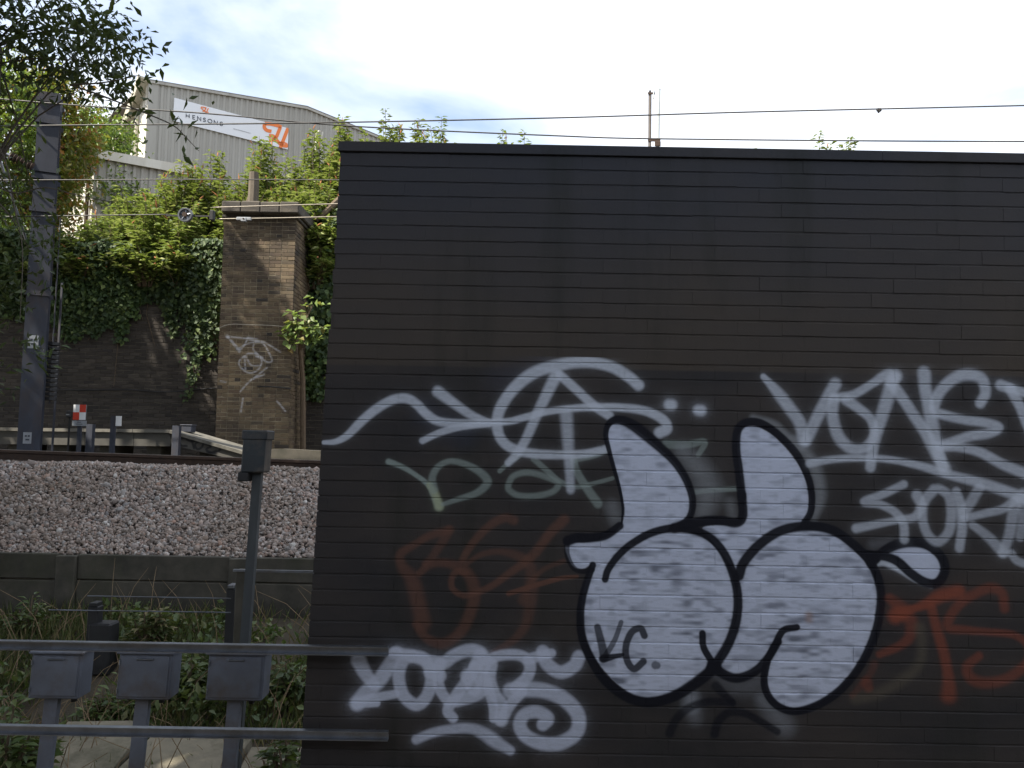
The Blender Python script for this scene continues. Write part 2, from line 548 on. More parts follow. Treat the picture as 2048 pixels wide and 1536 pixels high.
M_cladlight = surf('cream_cladding', (0.66, 0.63, 0.55), (0.56, 0.53, 0.46), 1.2, 0.6, 0.1, 8, c3=(0.42, 0.38, 0.30), s3=0.8, stretch=(1, 1, 0.2))
M_fascia = surf('cream_fascia', (0.50, 0.46, 0.36), (0.40, 0.37, 0.29), 2, 0.6, 0.1, 8, c3=(0.25, 0.22, 0.16), s3=1.2)
M_roof = surf('grey_roof_sheet', (0.30, 0.29, 0.27), (0.24, 0.23, 0.21), 1.0, 0.6, 0.0)
M_bark = surf('bark', (0.06, 0.05, 0.038), (0.11, 0.095, 0.075), 9, 0.95, 0.9, 25, stretch=(1, 1, 0.25), bdist=0.02)
M_twig = surf('brown_twig', (0.10, 0.07, 0.045), (0.15, 0.11, 0.07), 12, 0.9, 0.0)
M_dry = surf('dry_stalk', (0.26, 0.19, 0.11), (0.18, 0.12, 0.065), 12, 0.9, 0.0)
M_spike = surf('withered_flower', (0.42, 0.17, 0.06), (0.30, 0.12, 0.045), 30, 0.9, 0.4, 60)
M_antenna = surf('brown_pole', (0.13, 0.11, 0.095), (0.09, 0.078, 0.07), 6, 0.7, 0.1, 30)
M_tube = surf('pale_tube', (0.42, 0.45, 0.45), (0.36, 0.39, 0.39), 6, 0.5, 0.0)

def brick_mat(name, cols, mortar=None, soot=0.5, rough=0.9, world_top=None):
    m, n, l, b = nt(name)
    g = n.new('ShaderNodeNewGeometry'); oi = n.new('ShaderNodeObjectInfo')
    wn_ = n.new('ShaderNodeTexWhiteNoise'); wn_.noise_dimensions = '2D'
    ad = n.new('ShaderNodeMath'); ad.operation = 'ADD'
    l.new(g.outputs['Random Per Island'], ad.inputs[0]); l.new(oi.outputs['Random'], ad.inputs[1])
    fr = n.new('ShaderNodeMath'); fr.operation = 'FRACT'; l.new(ad.outputs[0], fr.inputs[0])
    c = ramp(n, l, fr.outputs[0], cols)
    f = ramp(n, l, noise(n, l, 1.1, 7, 0.65), [(0.38, g3(0)), (0.66, g3(1))])
    mu = n.new('ShaderNodeMath'); mu.operation = 'MULTIPLY'; mu.inputs[1].default_value = soot; l.new(f, mu.inputs[0])
    c = mixc(n, l, mu.outputs[0], c, (0.022, 0.019, 0.017))
    f2 = ramp(n, l, noise(n, l, 38, 5, 0.7), [(0.45, g3(0)), (0.8, g3(0.5))])
    c = mixc(n, l, f2, c, (0.03, 0.026, 0.022))
    l.new(c, b.inputs['Base Color']); b.inputs['Roughness'].default_value = rough
    bp = n.new('ShaderNodeBump'); bp.inputs['Strength'].default_value = 0.6; bp.inputs['Distance'].default_value = 0.004
    l.new(noise(n, l, 90, 5, 0.7), bp.inputs['Height']); l.new(bp.outputs['Normal'], b.inputs['Normal'])
    return m

M_brick = brick_mat('sooty_brick', [(0.0, (0.115, 0.078, 0.045)), (0.35, (0.20, 0.145, 0.080)), (0.6, (0.13, 0.088, 0.055)), (0.85, (0.27, 0.20, 0.115)), (1.0, (0.035, 0.027, 0.022))], soot=0.75)
M_mortar = surf('lime_mortar', (0.40, 0.34, 0.23), (0.22, 0.18, 0.12), 8, 0.95, 0.3, 80, c3=(0.06, 0.05, 0.04), s3=1.2)
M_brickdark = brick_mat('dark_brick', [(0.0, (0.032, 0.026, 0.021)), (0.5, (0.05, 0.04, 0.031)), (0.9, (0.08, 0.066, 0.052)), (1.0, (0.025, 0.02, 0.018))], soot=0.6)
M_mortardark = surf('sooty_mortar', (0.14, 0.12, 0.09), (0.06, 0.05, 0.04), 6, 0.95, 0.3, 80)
M_cap = surf('cap_stone', (0.085, 0.073, 0.06), (0.045, 0.04, 0.034), 7, 0.9, 0.6, 40, c3=(0.13, 0.11, 0.08), s3=4, stretch=(0.3, 1, 1), bdist=0.01)

# ------------------------------------------------------------------ terrain
def make_terrain():
    prof = [(-60, 0), (5.9, 0.0), (6.6, 0.05), (7.6, 0.42), (8.3, 0.53), (8.53, 0.53)]
    zt = P(320, 1116, 8.5).z - 0.02
    prof += [(8.54, zt - 0.12), (8.7, zt - 0.04), (10.1, 1.88), (10.6, 1.93), (13.2, 1.85), (17.9, 1.80), (17.95, 5.75), (22, 6.1), (300, 6.2), (900, 6.2)]
    xs = [-900, -300, -100, -40, -20] + list(np.arange(-12, 8.01, 0.5)) + [20, 40, 100, 300, 900]
    vs, fs = [], []
    for y, z in prof:
        for x in xs: vs.append((x, y, z + (random.uniform(-0.02, 0.02) if 6 < y < 8.2 else 0)))
    W = len(xs)
    for j in range(len(prof) - 1):
        for i in range(W - 1):
            a = j * W + i
            fs.append((a, a + 1, a + 1 + W, a + W))
    mb = MB(); mb.add(vs, fs)
    tag(mb.build('ground', M_soil), kind='structure')
make_terrain()

# ------------------------------------------------------------------ painted brick wall with graffiti
WY = 4.10
def build_dark_wall():
    def wp(u, v, ox, oy, sc):
        p = P(ox + u / sc, oy + v / sc, WY); return (p.x, p.z)
    sp = Spray(-1.2, 2.95, 0.55, 2.75, 0.0024)
    z5 = lambda L: [wp(u, v, 640, 680, 2.926) for u, v in L]
    z6 = lambda L: [wp(u, v, 640, 1010, 2.92) for u, v in L]
    z7 = lambda L: [wp(u, v, 1100, 800, 2.415) for u, v in L]
    z8 = lambda L: [wp(u, v, 1440, 680, 3.368) for u, v in L]
    z3 = lambda L: [wp(u, v, 1600, 1050, 3.161) for u, v in L]
    zb = lambda L: [wp(u, v, 1100, 1180, 3.413) for u, v in L]
    mpp = 4.1 / FPX                       # metres per photograph pixel on the wall
    WH = (0.52, 0.56, 0.63); GR = (0.24, 0.29, 0.27); GY = (0.33, 0.36, 0.22); OB = (0.125, 0.058, 0.040); OR = (0.22, 0.056, 0.030)
    BK = (0.004, 0.0045, 0.009); FL = (0.50, 0.54, 0.65); LG = (0.30, 0.32, 0.34)
    r = lambda px: px * mpp
    # smoky overspray and fade marks
    for (L, rr, c, a) in (([(620, 430), (840, 560)], 70, (0.03, 0.035, 0.055), .5), ([(1040, 230), (1290, 140)], 75, (0.03, 0.033, 0.05), .4)):
        sp.stroke(z5(L), r(rr / 2.926), c, a, soft=.9, halo=0, smooth=False)
    # green tag
    sp.stroke(z5([(400,715),(480,745),(570,800),(630,850),(665,910),(695,975)]), [r(6), r(4.5), r(5), r(8.5)], GR, .85, soft=.4)
    sp.stroke(z5([(640,850),(670,900),(695,975)]), [r(6), r(9)], GY, .75, soft=.5)
    sp.stroke(z5([(665,880),(655,810),(690,745),(760,712),(850,730),(940,780),(978,835),(920,895),(820,930),(715,965)]), [r(8), r(5.5), r(8.5), r(4)], GR, .62, soft=.4)
    sp.stroke(z5([(1100,850),(1130,800),(1210,778),(1310,800),(1392,840),(1360,890),(1260,915),(1160,912),(1105,880),(1100,850)]), r(6), GR, .60, soft=.45)
    sp.stroke(z5([(1050,770),(1110,715),(1170,680)]), r(4.5), GR, .55)
    sp.stroke(z5([(1250,700),(1330,770),(1410,835),(1500,862),(1600,842),(1710,812)]), [r(6), r(5), r(4)], GR, .55)
    sp.stroke(z5([(1480,690),(1500,770),(1560,870),(1625,960)]), [r(7), r(8), r(9)], GR, .6)
    sp.stroke(z5([(1480,705),(1600,680),(1680,648)]), r(5.5), GR, .6)
    sp.stroke(z7([(560,215),(660,218),(745,205),(715,268)]), [r(9), r(7), r(5)], GR, .55)
    sp.stroke(z7([(690,448),(800,437),(915,430)]), r(5), GR, .6)
    # white tag with an encircled letter
    sp.stroke(z5([(20,602),(90,597),(160,560),(240,480),(330,405),(420,355),(500,345),(560,375),(620,435),(690,478),(800,490),(950,487),(1100,480),(1200,455),(1350,418),(1550,398),(1750,398),(1900,418),(2000,465),(2030,520),(1985,545)]), [r(4), r(9), r(9.5), r(9), r(7), r(7), r(9), r(11)], WH, .78, soft=.36)
    sp.stroke(z5([(688,305),(780,372),(880,440),(990,490)]), [r(11), r(9), r(7)], WH, .74, soft=.4)
    sp.stroke(z5([(598,592),(700,545),(820,512),(985,495)]), [r(6.5), r(7), r(6)], WH, .76)
    sp.stroke(z5([(1862,268),(1800,215),(1700,158),(1560,132),(1400,148),(1250,195),(1135,285),(1055,400),(1035,500),(1060,585),(1130,640),(1250,668),(1400,675),(1550,668),(1680,640)]), [r(11), r(11), r(11.5), r(12), r(11), r(10), r(9.5), r(8.5), r(8)], WH, .78, soft=.36)
    sp.stroke(z5([(1380,210),(1325,320),(1262,450),(1205,580),(1150,670),(1100,722)]), [r(12), r(10), r(9), r(7)], WH, .74, soft=.42)
    sp.stroke(z5([(1400,205),(1500,295),(1600,385),(1690,445)]), r(9), WH, .76, soft=.38)
    sp.stroke(z5([(1440,440),(1447,550),(1455,680),(1460,790),(1465,880)]), [r(12), r(11), r(9), r(8)], WH, .62, soft=.5)
    for q in ((575, 25), (716, 52)): sp.stroke(z7([q, (q[0] + 12, q[1] + 1)]), r(11), WH, .8, soft=.5, halo=.22, smooth=False)
    # brown-orange tag
    sp.stroke(z6([(750,148),(640,182),(540,240),(468,292),(480,365),(530,425),(560,520),(600,690)]), [r(8), r(7), r(9), r(14), r(15)], OB, .62, soft=.55)
    sp.stroke(z6([(755,150),(705,230),(650,310),(610,345)]), [r(9), r(8), r(6)], OB, .5, soft=.55)
    sp.stroke(z6([(580,400),(640,352),(720,340),(820,370),(880,430),(900,520),(880,620),(830,730),(760,795),(700,812),(620,780),(560,700)]), [r(7), r(8.5), r(12), r(11), r(10), r(8)], OB, .6, soft=.5)
    sp.stroke(z6([(1130,92),(1080,78),(1000,115),(920,190),(860,270),(830,325)]), [r(9), r(8), r(7)], OB, .62, soft=.5)
    sp.stroke(z6([(855,345),(940,292),(1050,275),(1150,298),(1220,350),(1235,450),(1225,570),(1200,700),(1130,790),(1010,865)]), [r(5), r(6), r(10), r(13), r(9), r(6)], OB, .5, soft=.55)
    sp.stroke(z6([(1425,88),(1340,170),(1265,270),(1190,340),(1100,405),(1000,475),(900,520),(830,530),(772,490),(768,430),(800,390),(850,400)]), [r(10), r(9), r(7), r(5.5), r(6), r(7)], OB, .66, soft=.5)
    sp.stroke(z6([(1100,520),(1220,482),(1400,432),(1500,420)]), [r(5), r(5), r(3.5)], OB, .85)
    sp.stroke(z6([(1420,330),(1300,382),(1210,480),(1180,560)]), [r(5), r(5), r(9)], OB, .45, soft=.6)
    # heavy white tag at the bottom
    Wt = lambda L, a, b=None: sp.stroke(z6(L), [r(a), r(b or a)], FL, .82, soft=.3, halo=.14)
    Wt([(225,912),(262,985),(315,1050)], 15, 11); Wt([(445,870),(400,945),(340,1030),(265,1100),(215,1160)], 14, 15)
    Wt([(215,1158),(300,1132),(440,1105)], 11, 8); Wt([(215,1160),(330,1160)], 10, 7)
    Wt([(545,885),(490,905),(462,970),(462,1040),(490,1120),(560,1168),(618,1125),(648,1035),(640,960),(605,900),(545,885)], 12)
    Wt([(430,868),(540,885),(640,915),(720,922),(780,882),(860,852),(925,860),(960,900)], 12, 13)
    Wt([(935,880),(900,960),(850,1040),(790,1120),(745,1200),(775,1245)], 13, 10)
    Wt([(700,930),(685,1000),(700,1080),(745,1150)], 12, 10); Wt([(640,980),(700,1000)], 12)
    Wt([(905,950),(930,1010),(960,1065),(900,1115),(800,1145)], 13, 12); Wt([(860,1000),(900,1080)], 14)
    Wt([(955,960),(1000,900),(1090,876),(1180,886),(1225,940),(1205,1010),(1140,1070)], 10, 12)
    Wt([(1000,930),(990,1020),(1020,1110),(1060,1170),(1050,1255)], 12, 12); Wt([(960,1010),(985,1080),(1010,1180),(1010,1250)], 12, 8)
    Wt([(1060,1260),(1100,1180),(1180,1090)], 12, 10)
    Wt([(1215,905),(1290,880),(1350,868)], 11, 9); Wt([(1300,860),(1325,930),(1400,978),(1480,945),(1510,890)], 13, 13)
    Wt([(1110,1085),(1200,1078),(1320,1090),(1430,1140),(1505,1230),(1495,1330),(1400,1392),(1290,1392),(1200,1350),(1165,1285),(1195,1225),(1270,1212),(1330,1248),(1300,1285)], 15, 12)
    sp.stroke(z6([(560,1372),(650,1335),(760,1312),(880,1308),(960,1340),(1040,1395),(1110,1435)]), [r(9), r(9), r(10), r(13), r(9)], FL, .75, soft=.4, halo=.16)
    # the two-eyed throw-up: grey halo, white fill, black outline
    sp.stroke(z7([(300,520),(320,580)]), r(14), LG, .35, soft=.8, halo=.3, smooth=False)
    sp.stroke(z7([(640,250),(720,340),(760,440),(740,540)]), [r(16), r(22), r(26), r(20)], LG, .42, soft=.8, halo=.2)
    sp.stroke(z7([(1180,200),(1270,320),(1300,460),(1270,560)]), [r(10), r(13), r(13), r(10)], LG, .5, soft=.7, halo=.2)
    sp.stroke(z7([(980,90),(1080,120),(1150,180)]), r(7), LG, .5, soft=.8)
    sp.stroke(z7([(870,500),(880,560)]), r(10), LG, .3, soft=.9)
    sp.stroke(zb([(960,740),(960,790)]), r(14), WH, .35, soft=.9, halo=.2, smooth=False)
    sp.stroke(zb([(980,830),(990,880)]), r(13), WH, .12, soft=.9, halo=.2, smooth=False)
    sp.stroke(zb([(1450,750),(1530,830),(1600,930)]), [r(13), r(20), r(18)], WH, .20, soft=.9, halo=.2)
    sp.stroke(zb([(1180,600),(1300,660),(1440,620)]), r(18), WH, .12, soft=.9, halo=.2)
    sp.stroke(z7([(1560,700),(1640,690)]), r(10), WH, .10, soft=.9)
    F = lambda L, m=.62: sp.fill(z7(L), FL, .93, 2, m)
    F([(270,170),(295,122),(350,112),(430,158),(520,230),(605,312),(658,400),(682,480),(672,560),(600,612),(480,670),(400,705),(330,765),(280,842),(230,900),(175,900),(200,800),(165,815),(120,812),(90,770),(78,700),(180,690),(280,660),(338,610),(360,540),(340,430),(310,320),(285,240)])
    F([(190,850),(290,760),(400,680),(520,645),(640,640),(740,665),(820,740),(870,840),(900,950),(892,1060),(852,1170),(805,1255),(740,1315),(640,1392),(520,1435),(400,1425),(290,1340),(205,1230),(158,1100),(152,980),(170,890)], .8)
    F([(905,180),(930,138),(990,130),(1070,170),(1150,250),(1212,340),(1250,440),(1258,530),(1212,600),(1120,652),(1030,705),(955,780),(912,850),(850,770),(780,680),(735,622),(800,606),(905,606),(938,560),(932,450),(915,340),(905,250)])
    F([(910,860),(940,780),(1010,712),(1120,650),(1240,628),(1360,650),(1460,722),(1540,810),(1582,920),(1582,1050),(1545,1180),(1475,1300),(1385,1405),(1275,1470),(1170,1490),(1085,1455),(1040,1380),(1045,1290),(990,1310),(900,1335),(820,1295),(850,1180),(900,1060),(905,950)], .8)
    F([(1600,742),(1680,710),(1760,703),(1840,738),(1892,800),(1880,855),(1820,872),(1760,842),(1700,780),(1640,752)], .1)
    sp.stroke(z7([(1560,792),(1620,780),(1690,812),(1770,865),(1840,900)]), [r(7), r(11), r(9), r(5)], WH, .85)
    sp.stroke(z7([(1248,1040),(1250,1062)]), r(7), (0.30, 0.17, 0.10), .5, soft=.8, halo=0, smooth=False)
    B = lambda L, a, b=None, al=.98: sp.stroke(z7(L), [r(a * 1.16), r((b or a) * 1.16)], BK, al, soft=.24, halo=.12, grain=0)
    B([(85,682),(130,668),(200,668),(270,655),(335,610)], 9, 7)
    B([(80,690),(82,750),(110,810),(150,830),(205,822)], 5, 4, .8)
    sp.stroke(z7([(345,600),(350,520),(335,430),(310,340),(285,250),(268,170),(285,115),(330,98),(400,125),(500,205),(600,300),(660,395),(688,490),(672,570),(620,612)]), [r(2), r(3), r(4), r(5), r(6), r(9), r(12), r(9), r(8), r(7), r(7)], BK, .97, soft=.25, halo=.1, grain=0)
    B([(265,868),(280,820),(330,752),(400,692),(500,640),(620,620),(740,648),(820,715),(875,820),(905,940),(900,1060),(865,1170),(815,1255),(775,1300)], 6, 9)
    B([(205,800),(180,870),(155,960),(145,1050),(155,1150),(195,1250),(260,1350),(360,1430),(470,1462),(590,1435),(700,1370),(800,1290)], 6, 10)
    B([(600,620),(690,598),(760,585),(830,585),(900,595),(930,560),(925,460)], 9, 8)
    B([(925,470),(912,350),(898,240),(905,150),(945,112),(1010,112),(1090,160),(1180,250),(1235,350),(1262,450),(1258,540),(1225,600)], 8, 6)
    B([(912,850),(935,785),(1010,700),(1110,635),(1230,612),(1360,630),(1470,705),(1555,800),(1595,920),(1588,1050),(1550,1180),(1480,1310),(1390,1412),(1280,1480),(1170,1505),(1080,1465),(1035,1380),(1045,1275),(1085,1185),(1125,1115),(1190,1100)], 9, 6)
    B([(780,1280),(830,1322),(900,1345),(985,1315),(1050,1250),(1100,1170)], 9, 7)
    B([(735,1130),(742,1200),(790,1280)], 6, 6)
    B([(1550,790),(1590,752),(1650,710),(1730,690),(1820,702),(1885,755),(1905,825),(1870,885),(1810,882),(1740,838),(1675,780),(1600,755),(1550,775)], 9, 8)
    B([(1560,760),(1520,740)], 12, 6)
    B([(228,1100),(248,1180),(262,1245)], 6, 8, .85); B([(342,1075),(312,1160),(268,1235)], 4, 5, .75); B([(255,1252),(350,1232)], 7, 3, .95)
    B([(455,1140),(435,1105),(392,1125),(365,1195),(372,1262),(405,1300),(450,1265)], 6, 6, .9); B([(508,1283),(516,1284)], 7, 6, .7)
    BB = lambda L, a, b=None: sp.stroke(zb(L), [r(a), r(b or a)], BK, .85, soft=.4, halo=.1)
    BB([(815,980),(860,885),(950,805),(1080,765),(1200,770),(1245,775)], 9, 7); BB([(1130,655),(1180,710),(1240,765)], 9, 7)
    BB([(1120,985),(1150,895),(1220,838),(1320,842),(1420,890),(1550,970)], 9, 7)
    # right-hand white tags
    W8 = lambda L, *a, al=.66: sp.stroke(z8(L), [r(k) for k in a], WH, al, soft=.42, halo=.13)
    W8([(290,250),(380,350),(465,460),(535,560),(565,680)], 6, 12, 12, 12); W8([(775,300),(720,400),(650,530),(580,680)], 12, 12, 11)
    W8([(765,400),(755,500),(775,600),(815,680),(890,735),(980,725),(1035,640),(1015,540),(940,470),(850,410)], 11, 12, 9, 10)
    W8([(800,390),(900,370),(1020,300),(1120,240),(1180,245)], 9, 8, 13); W8([(1165,260),(1135,370),(1100,480),(1062,600),(1030,720),(1010,860)], 13, 13, 11, 10)
    W8([(1150,290),(1230,400),(1310,520),(1380,620),(1440,730),(1510,870)], 11, 11, 12, 13)
    W8([(1372,225),(1382,330),(1402,440),(1425,560),(1455,700),(1500,860)], 13, 12, 13, 10)
    W8([(1750,430),(1785,360),(1765,270),(1690,238),(1600,250),(1510,315),(1455,400),(1445,480),(1520,512),(1650,542),(1780,560),(1875,592),(1800,632),(1680,652),(1560,690),(1480,715)], 10, 12, 11, 9, 10, 9)
    W8([(1480,722),(1600,725),(1750,760),(1900,840),(2060,905)], 9, 9, 10, 11)
    W8([(1890,308),(1970,335),(2060,362),(2120,380)], 11, 9, 9); W8([(1955,335),(2020,450),(2065,570),(2120,700)], 11, 10, 9)
    W8([(600,835),(750,808),(950,798),(1150,810),(1350,852),(1550,912),(1800,980),(2000,1050),(2080,1090)], 8, 7, 7, 9, 11, 11)
    W8([(1235,975),(1100,1040),(968,1092),(1080,1112),(1180,1165),(1232,1240),(1240,1345)], 8, 8, 9, al=.6)
    W8([(915,1272),(1060,1242),(1200,1215),(1310,1195),(1352,1120),(1325,1050)], 9, 7, 9, 11, al=.6)
    W8([(1440,1010),(1375,1090),(1362,1200),(1395,1310),(1465,1362),(1535,1300),(1558,1180),(1540,1060),(1480,1008),(1440,1010)], 10, 9, 10, 9, al=.55)
    W8([(1590,1025),(1620,1120),(1630,1250),(1612,1405)], 9, 10, 9, al=.6); W8([(1745,1000),(1690,1090),(1640,1165)], 10, 11, al=.5)
    W8([(1640,1205),(1780,1172),(1900,1142),(1985,1085)], 7, 8, 9, al=.55); W8([(1700,1250),(1800,1325),(1905,1432)], 8, 11, al=.5)
    W8([(2040,1040),(1985,1120),(1965,1220),(1945,1320),(1905,1435)], 11, 11, 10, al=.5)
    W8([(1960,1440),(2000,1490),(2070,1515)], 8, 8, al=.5); W8([(2030,1090),(2040,1200),(2020,1330)], 10, 9, al=.4)
    # orange tag at the right
    O3 = lambda L, *a, al=.7: sp.stroke(z3(L), [r(k) for k in a], OR, al, soft=.55, halo=.12)
    O3([(565,465),(640,530),(700,610),(695,700),(630,765),(500,820)], 9, 14, 12, 9, 7, al=.5)
    O3([(600,580),(680,545),(800,500),(890,450),(1000,425)], 14, 7, 12, 13, al=.8); O3([(620,560),(650,570)], 14, 12, al=.5)
    O3([(830,530),(870,680),(910,820),(938,980),(938,1080)], 9, 10, 10, 15, al=.62)
    O3([(1292,530),(1275,435),(1200,402),(1100,440),(1010,500),(950,580),(940,650),(1060,668),(1200,680),(1340,695),(1430,750),(1450,840),(1400,910),(1300,975),(1180,1000),(1085,975),(1055,900),(1130,830)], 9, 10, 9, 10, 7, 7, 9, 10, 11, 8, al=.5)
    sp.stroke(z3([(755,650),(770,790),(740,900),(640,985),(500,1065),(350,1100)]), r(10), (0.09, 0.075, 0.055), .6, soft=.8)
    O3([(420,1000),(430,1030)], 11, 9, al=.4); O3([(470,880),(430,960),(330,1080)], 8, 6, al=.2)

    # the paint of the wall: black below, older brownish coat above
    m, n, l, b = nt('black_wall_paint')
    g = n.new('ShaderNodeNewGeometry'); sx = n.new('ShaderNodeSeparateXYZ'); l.new(g.outputs['Position'], sx.inputs[0])
    zedge = P(1400, 742, WY).z
    mr = n.new('ShaderNodeMapRange'); mr.inputs['From Min'].default_value = zedge - 0.006; mr.inputs['From Max'].default_value = zedge + 0.006
    l.new(sx.outputs['Z'], mr.inputs['Value'])
    base = mixc(n, l, ramp(n, l, noise(n, l, 2.2, 6, 0.6, stretch=(0.5, 1, 1.4)), [(0.35, g3(0)), (0.65, g3(1))]), (0.0245, 0.0230, 0.0240), (0.040, 0.034, 0.031))
    old = mixc(n, l, ramp(n, l, noise(n, l, 1.3, 6, 0.6, stretch=(0.5, 1, 1.2)), [(0.35, g3(0)), (0.65, g3(1))]), (0.028, 0.029, 0.034), (0.048, 0.039, 0.030))
    mr2 = n.new('ShaderNodeMapRange'); mr2.inputs['From Min'].default_value = zedge; mr2.inputs['From Max'].default_value = zedge + 1.0
    l.new(sx.outputs['Z'], mr2.inputs['Value'])
    old = mixc(n, l, mr2.outputs[0], mixc(n, l, 0.55, old, (0.060, 0.046, 0.033)), mixc(n, l, 0.55, old, (0.034, 0.036, 0.045)))  # brownish low down, bluish sky light painted in towards the top
    c = mixc(n, l, mr.outputs[0], base, old)
    # worn flecks and damp streaks
    fl = ramp(n, l, noise(n, l, 30, 4, 0.7, stretch=(0.35, 1, 1.6)), [(0.60, g3(0)), (0.78, g3(0.45))])
    c = mixc(n, l, fl, c, (0.05, 0.046, 0.04))
    st = ramp(n, l, noise(n, l, 3.0, 5, 0.6, stretch=(1, 1, 0.14)), [(0.55, g3(0)), (0.72, g3(0.5))])
    c = mixc(n, l, st, c, (0.013, 0.016, 0.011))
    l.new(c, b.inputs['Base Color']); b.inputs['Roughness'].default_value = 0.75; b.inputs['Specular IOR Level'].default_value = 0.22
    bp = n.new('ShaderNodeBump'); bp.inputs['Strength'].default_value = 0.6; bp.inputs['Distance'].default_value = 0.003
    l.new(noise(n, l, 45, 6, 0.72), bp.inputs['Height']); l.new(bp.outputs['Normal'], b.inputs['Normal'])
    add_paint(m, sp)

    # left end of the wall leans: its edge is sloped, as in the photograph
    pt, pb = P(683, 284, WY), P(600, 1530, WY)
    k = (pt.x - pb.x) / (pt.z - pb.z)
    xe = lambda z: pt.x + k * (z - pt.z)
    ztop = pt.z
    w = thing('graffiti_wall', 'long black painted brick wall covered in white and orange graffiti beside the track', 'wall', (0.8, WY, 0))
    XR = 4.4
    zcap = ztop - 0.052
    core = MB(); f0 = WY + 0.0048
    core.prism([(xe(-.1) + .006, f0, -0.1), (XR, f0, -0.1), (XR, f0, zcap), (xe(zcap) + .006, f0, zcap)], (0, 0.33, 0))
    core.build('mortar_core', m, w)
    n_c = 44; course = 0.0754
    z0 = zcap - n_c * course + 0.004
    brick_skin(w, lambda z: (xe(z), XR), z0, n_c, WY, course, 0.2235, 0.0004, 0.0045, (0.0056, 0.0012), m, (0.75, 1.75), D=0.05, jit=.0009)
    cp = MB()
    x = xe(ztop) - 0.012
    while x < XR:
        x2 = min(x + 2.75, XR)
        cp.bbox((x, WY - 0.016, zcap + .002), (x2 - 0.0006, WY + 0.36, ztop), 0.0015)
        q = MB(); q.bbox((x, WY - 0.016, zcap + .002), (x2 - 0.0006, WY + 0.36, ztop), 0.0015)
        q.build('coping_slab', m, w)
        x = x2
build_dark_wall()

# ------------------------------------------------------------------ the viewer's train, unseen, added behind the camera to block sky light
def carriage():
    t = thing('train_carriage', 'unseen grey passenger train carriage added behind the viewpoint to block sky light', 'train', (0, -2.6, 0))
    m = MB(); m.bbox((-11, -4.0, .95), (11, -1.25, 3.75), .12); m.build('body', M_mast, t)
    m = MB(); m.bbox((-11, -3.7, 3.75), (11, -1.55, 3.98), .1); m.build('roof', M_mast, t)
    for i in range(9):
        x = -10.2 + i * 2.3
        m = MB(); m.box((x, -1.245, 1.95), (x + 1.5, -1.235, 2.95)); m.build('window', M_black, t)
    for x in (-8.6, -6.2, 6.2, 8.6):
        m = MB(); m.tube([(x, -1.95, .5), (x, -1.82, .5)], .45, 20); m.build('wheel', M_rust, t)
        m = MB(); m.box((x - .5, -3.6, .35), (x + .5, -2.0, .96)); m.build('bogie', M_black, t)
carriage()

# ------------------------------------------------------------------ handrails in front of the wall
def handrail(yt, label):
    Y = 4.0
    a, b = P(-260, yt - 4, Y), P(775, yt + 13, Y)
    h = 0.042
    t = thing('guard_rail', label, 'guard rail', (b.x, Y, 0), 'guard rails across the foreground')
    prof = [(0, 0), (0, 0.004), (0.030, 0.005), (0.030, h - 0.006), (0, h - 0.005), (0, h), (0.034, h), (0.034, 0)]
    m = MB(); m.extrude_profile(prof, a, b); m.build('channel', M_galv, t)
    m = MB(); m.box((b.x - .10, Y + .0345, b.z + .004), (b.x - .07, WY - .002, b.z + .022)); m.build('wall_stub', M_galv, t)
    m = MB(); m.box((a.x + .1, Y + .03, 0), (a.x + .16, Y + .075, a.z + .3)); m.build('post', M_galv, t)
handrail(1300, 'upper of the two galvanised channel guard rails fixed to the graffiti wall')
handrail(1470, 'lower of the two galvanised channel guard rails fixed to the graffiti wall')

# ------------------------------------------------------------------ grey cabinets on posts
def cabinet(x0, x1, yt, yb, label, pp):
    Y = 4.55
    a, b = P(x0, yt, Y), P(x1, yb, Y)
    cx = (a.x + b.x) / 2; W = b.x - a.x; zt, zb = a.z, b.z
    pa, pb_ = P(pp[0], 1405, Y), P(pp[1], 1536, Y)
    slope = (pa.x - pb_.x) / (pa.z - pb_.z)
    t = thing('trackside_cabinet', label, 'cabinet', (pa.x - slope * pa.z, Y, 0), 'grey cabinets on posts behind the guard rails')
    sh = Matrix(((1, 0, 0.045, -0.045 * zt), (0, 1, 0, 0), (0, 0, 1, 0), (0, 0, 0, 1)))
    m = MB(); m.bbox((cx - W/2 + .004, Y + .008, zb), (cx + W/2 - .004, Y + .145, zt - .012), .006, sh); m.build('case', M_box, t)
    m = MB(); m.bbox((cx - W/2 - .006, Y - .010, zt - .014), (cx + W/2 + .010, Y + .160, zt), .004, sh); m.build('lid', M_box, t)
    m = MB(); m.bbox((cx - W/2 + .018, Y + .001, zb + .016), (cx + W/2 - .018, Y + .012, zt - .026), .003, sh)
    d = m.build('door', M_box, t)
    m = MB(); m.bbox((cx - .045, Y - .008, zt - .045), (cx + .045, Y + .003, zt - .037), .002, sh); m.build('handle', M_galv, d)
    for zz in (zb + .05, zt - .06):
        m = MB(); m.tube([sh @ Vector((cx - W/2 + .014, Y - .003, zz - .012)), sh @ Vector((cx - W/2 + .014, Y - .003, zz + .012))], .004, 6); m.build('hinge', M_galv, d)
    m = MB(); m.box((-.036, Y + .05, 0), (.036, Y + .09, zb - .001), Matrix(((1, 0, slope, pa.x - slope * pa.z + .01), (0, 1, 0, 0), (0, 0, 1, 0), (0, 0, 0, 1)))); m.build('post', M_box, t)
    m = MB(); m.tube([(cx + .06, Y + .09, zb), (cx + .062, Y + .09, zb - .035)], .016, 8); m.build('gland', M_black, t)
    m = MB(); m.box((cx - .1, Y + .01, -.02), (cx + .04, Y + .15, .03)); m.build('foot_plate', M_conc_dirty, t)
cabinet(62, 160, 1302, 1400, 'leftmost of three grey metal cabinets on posts behind the guard rails', (88, 72))
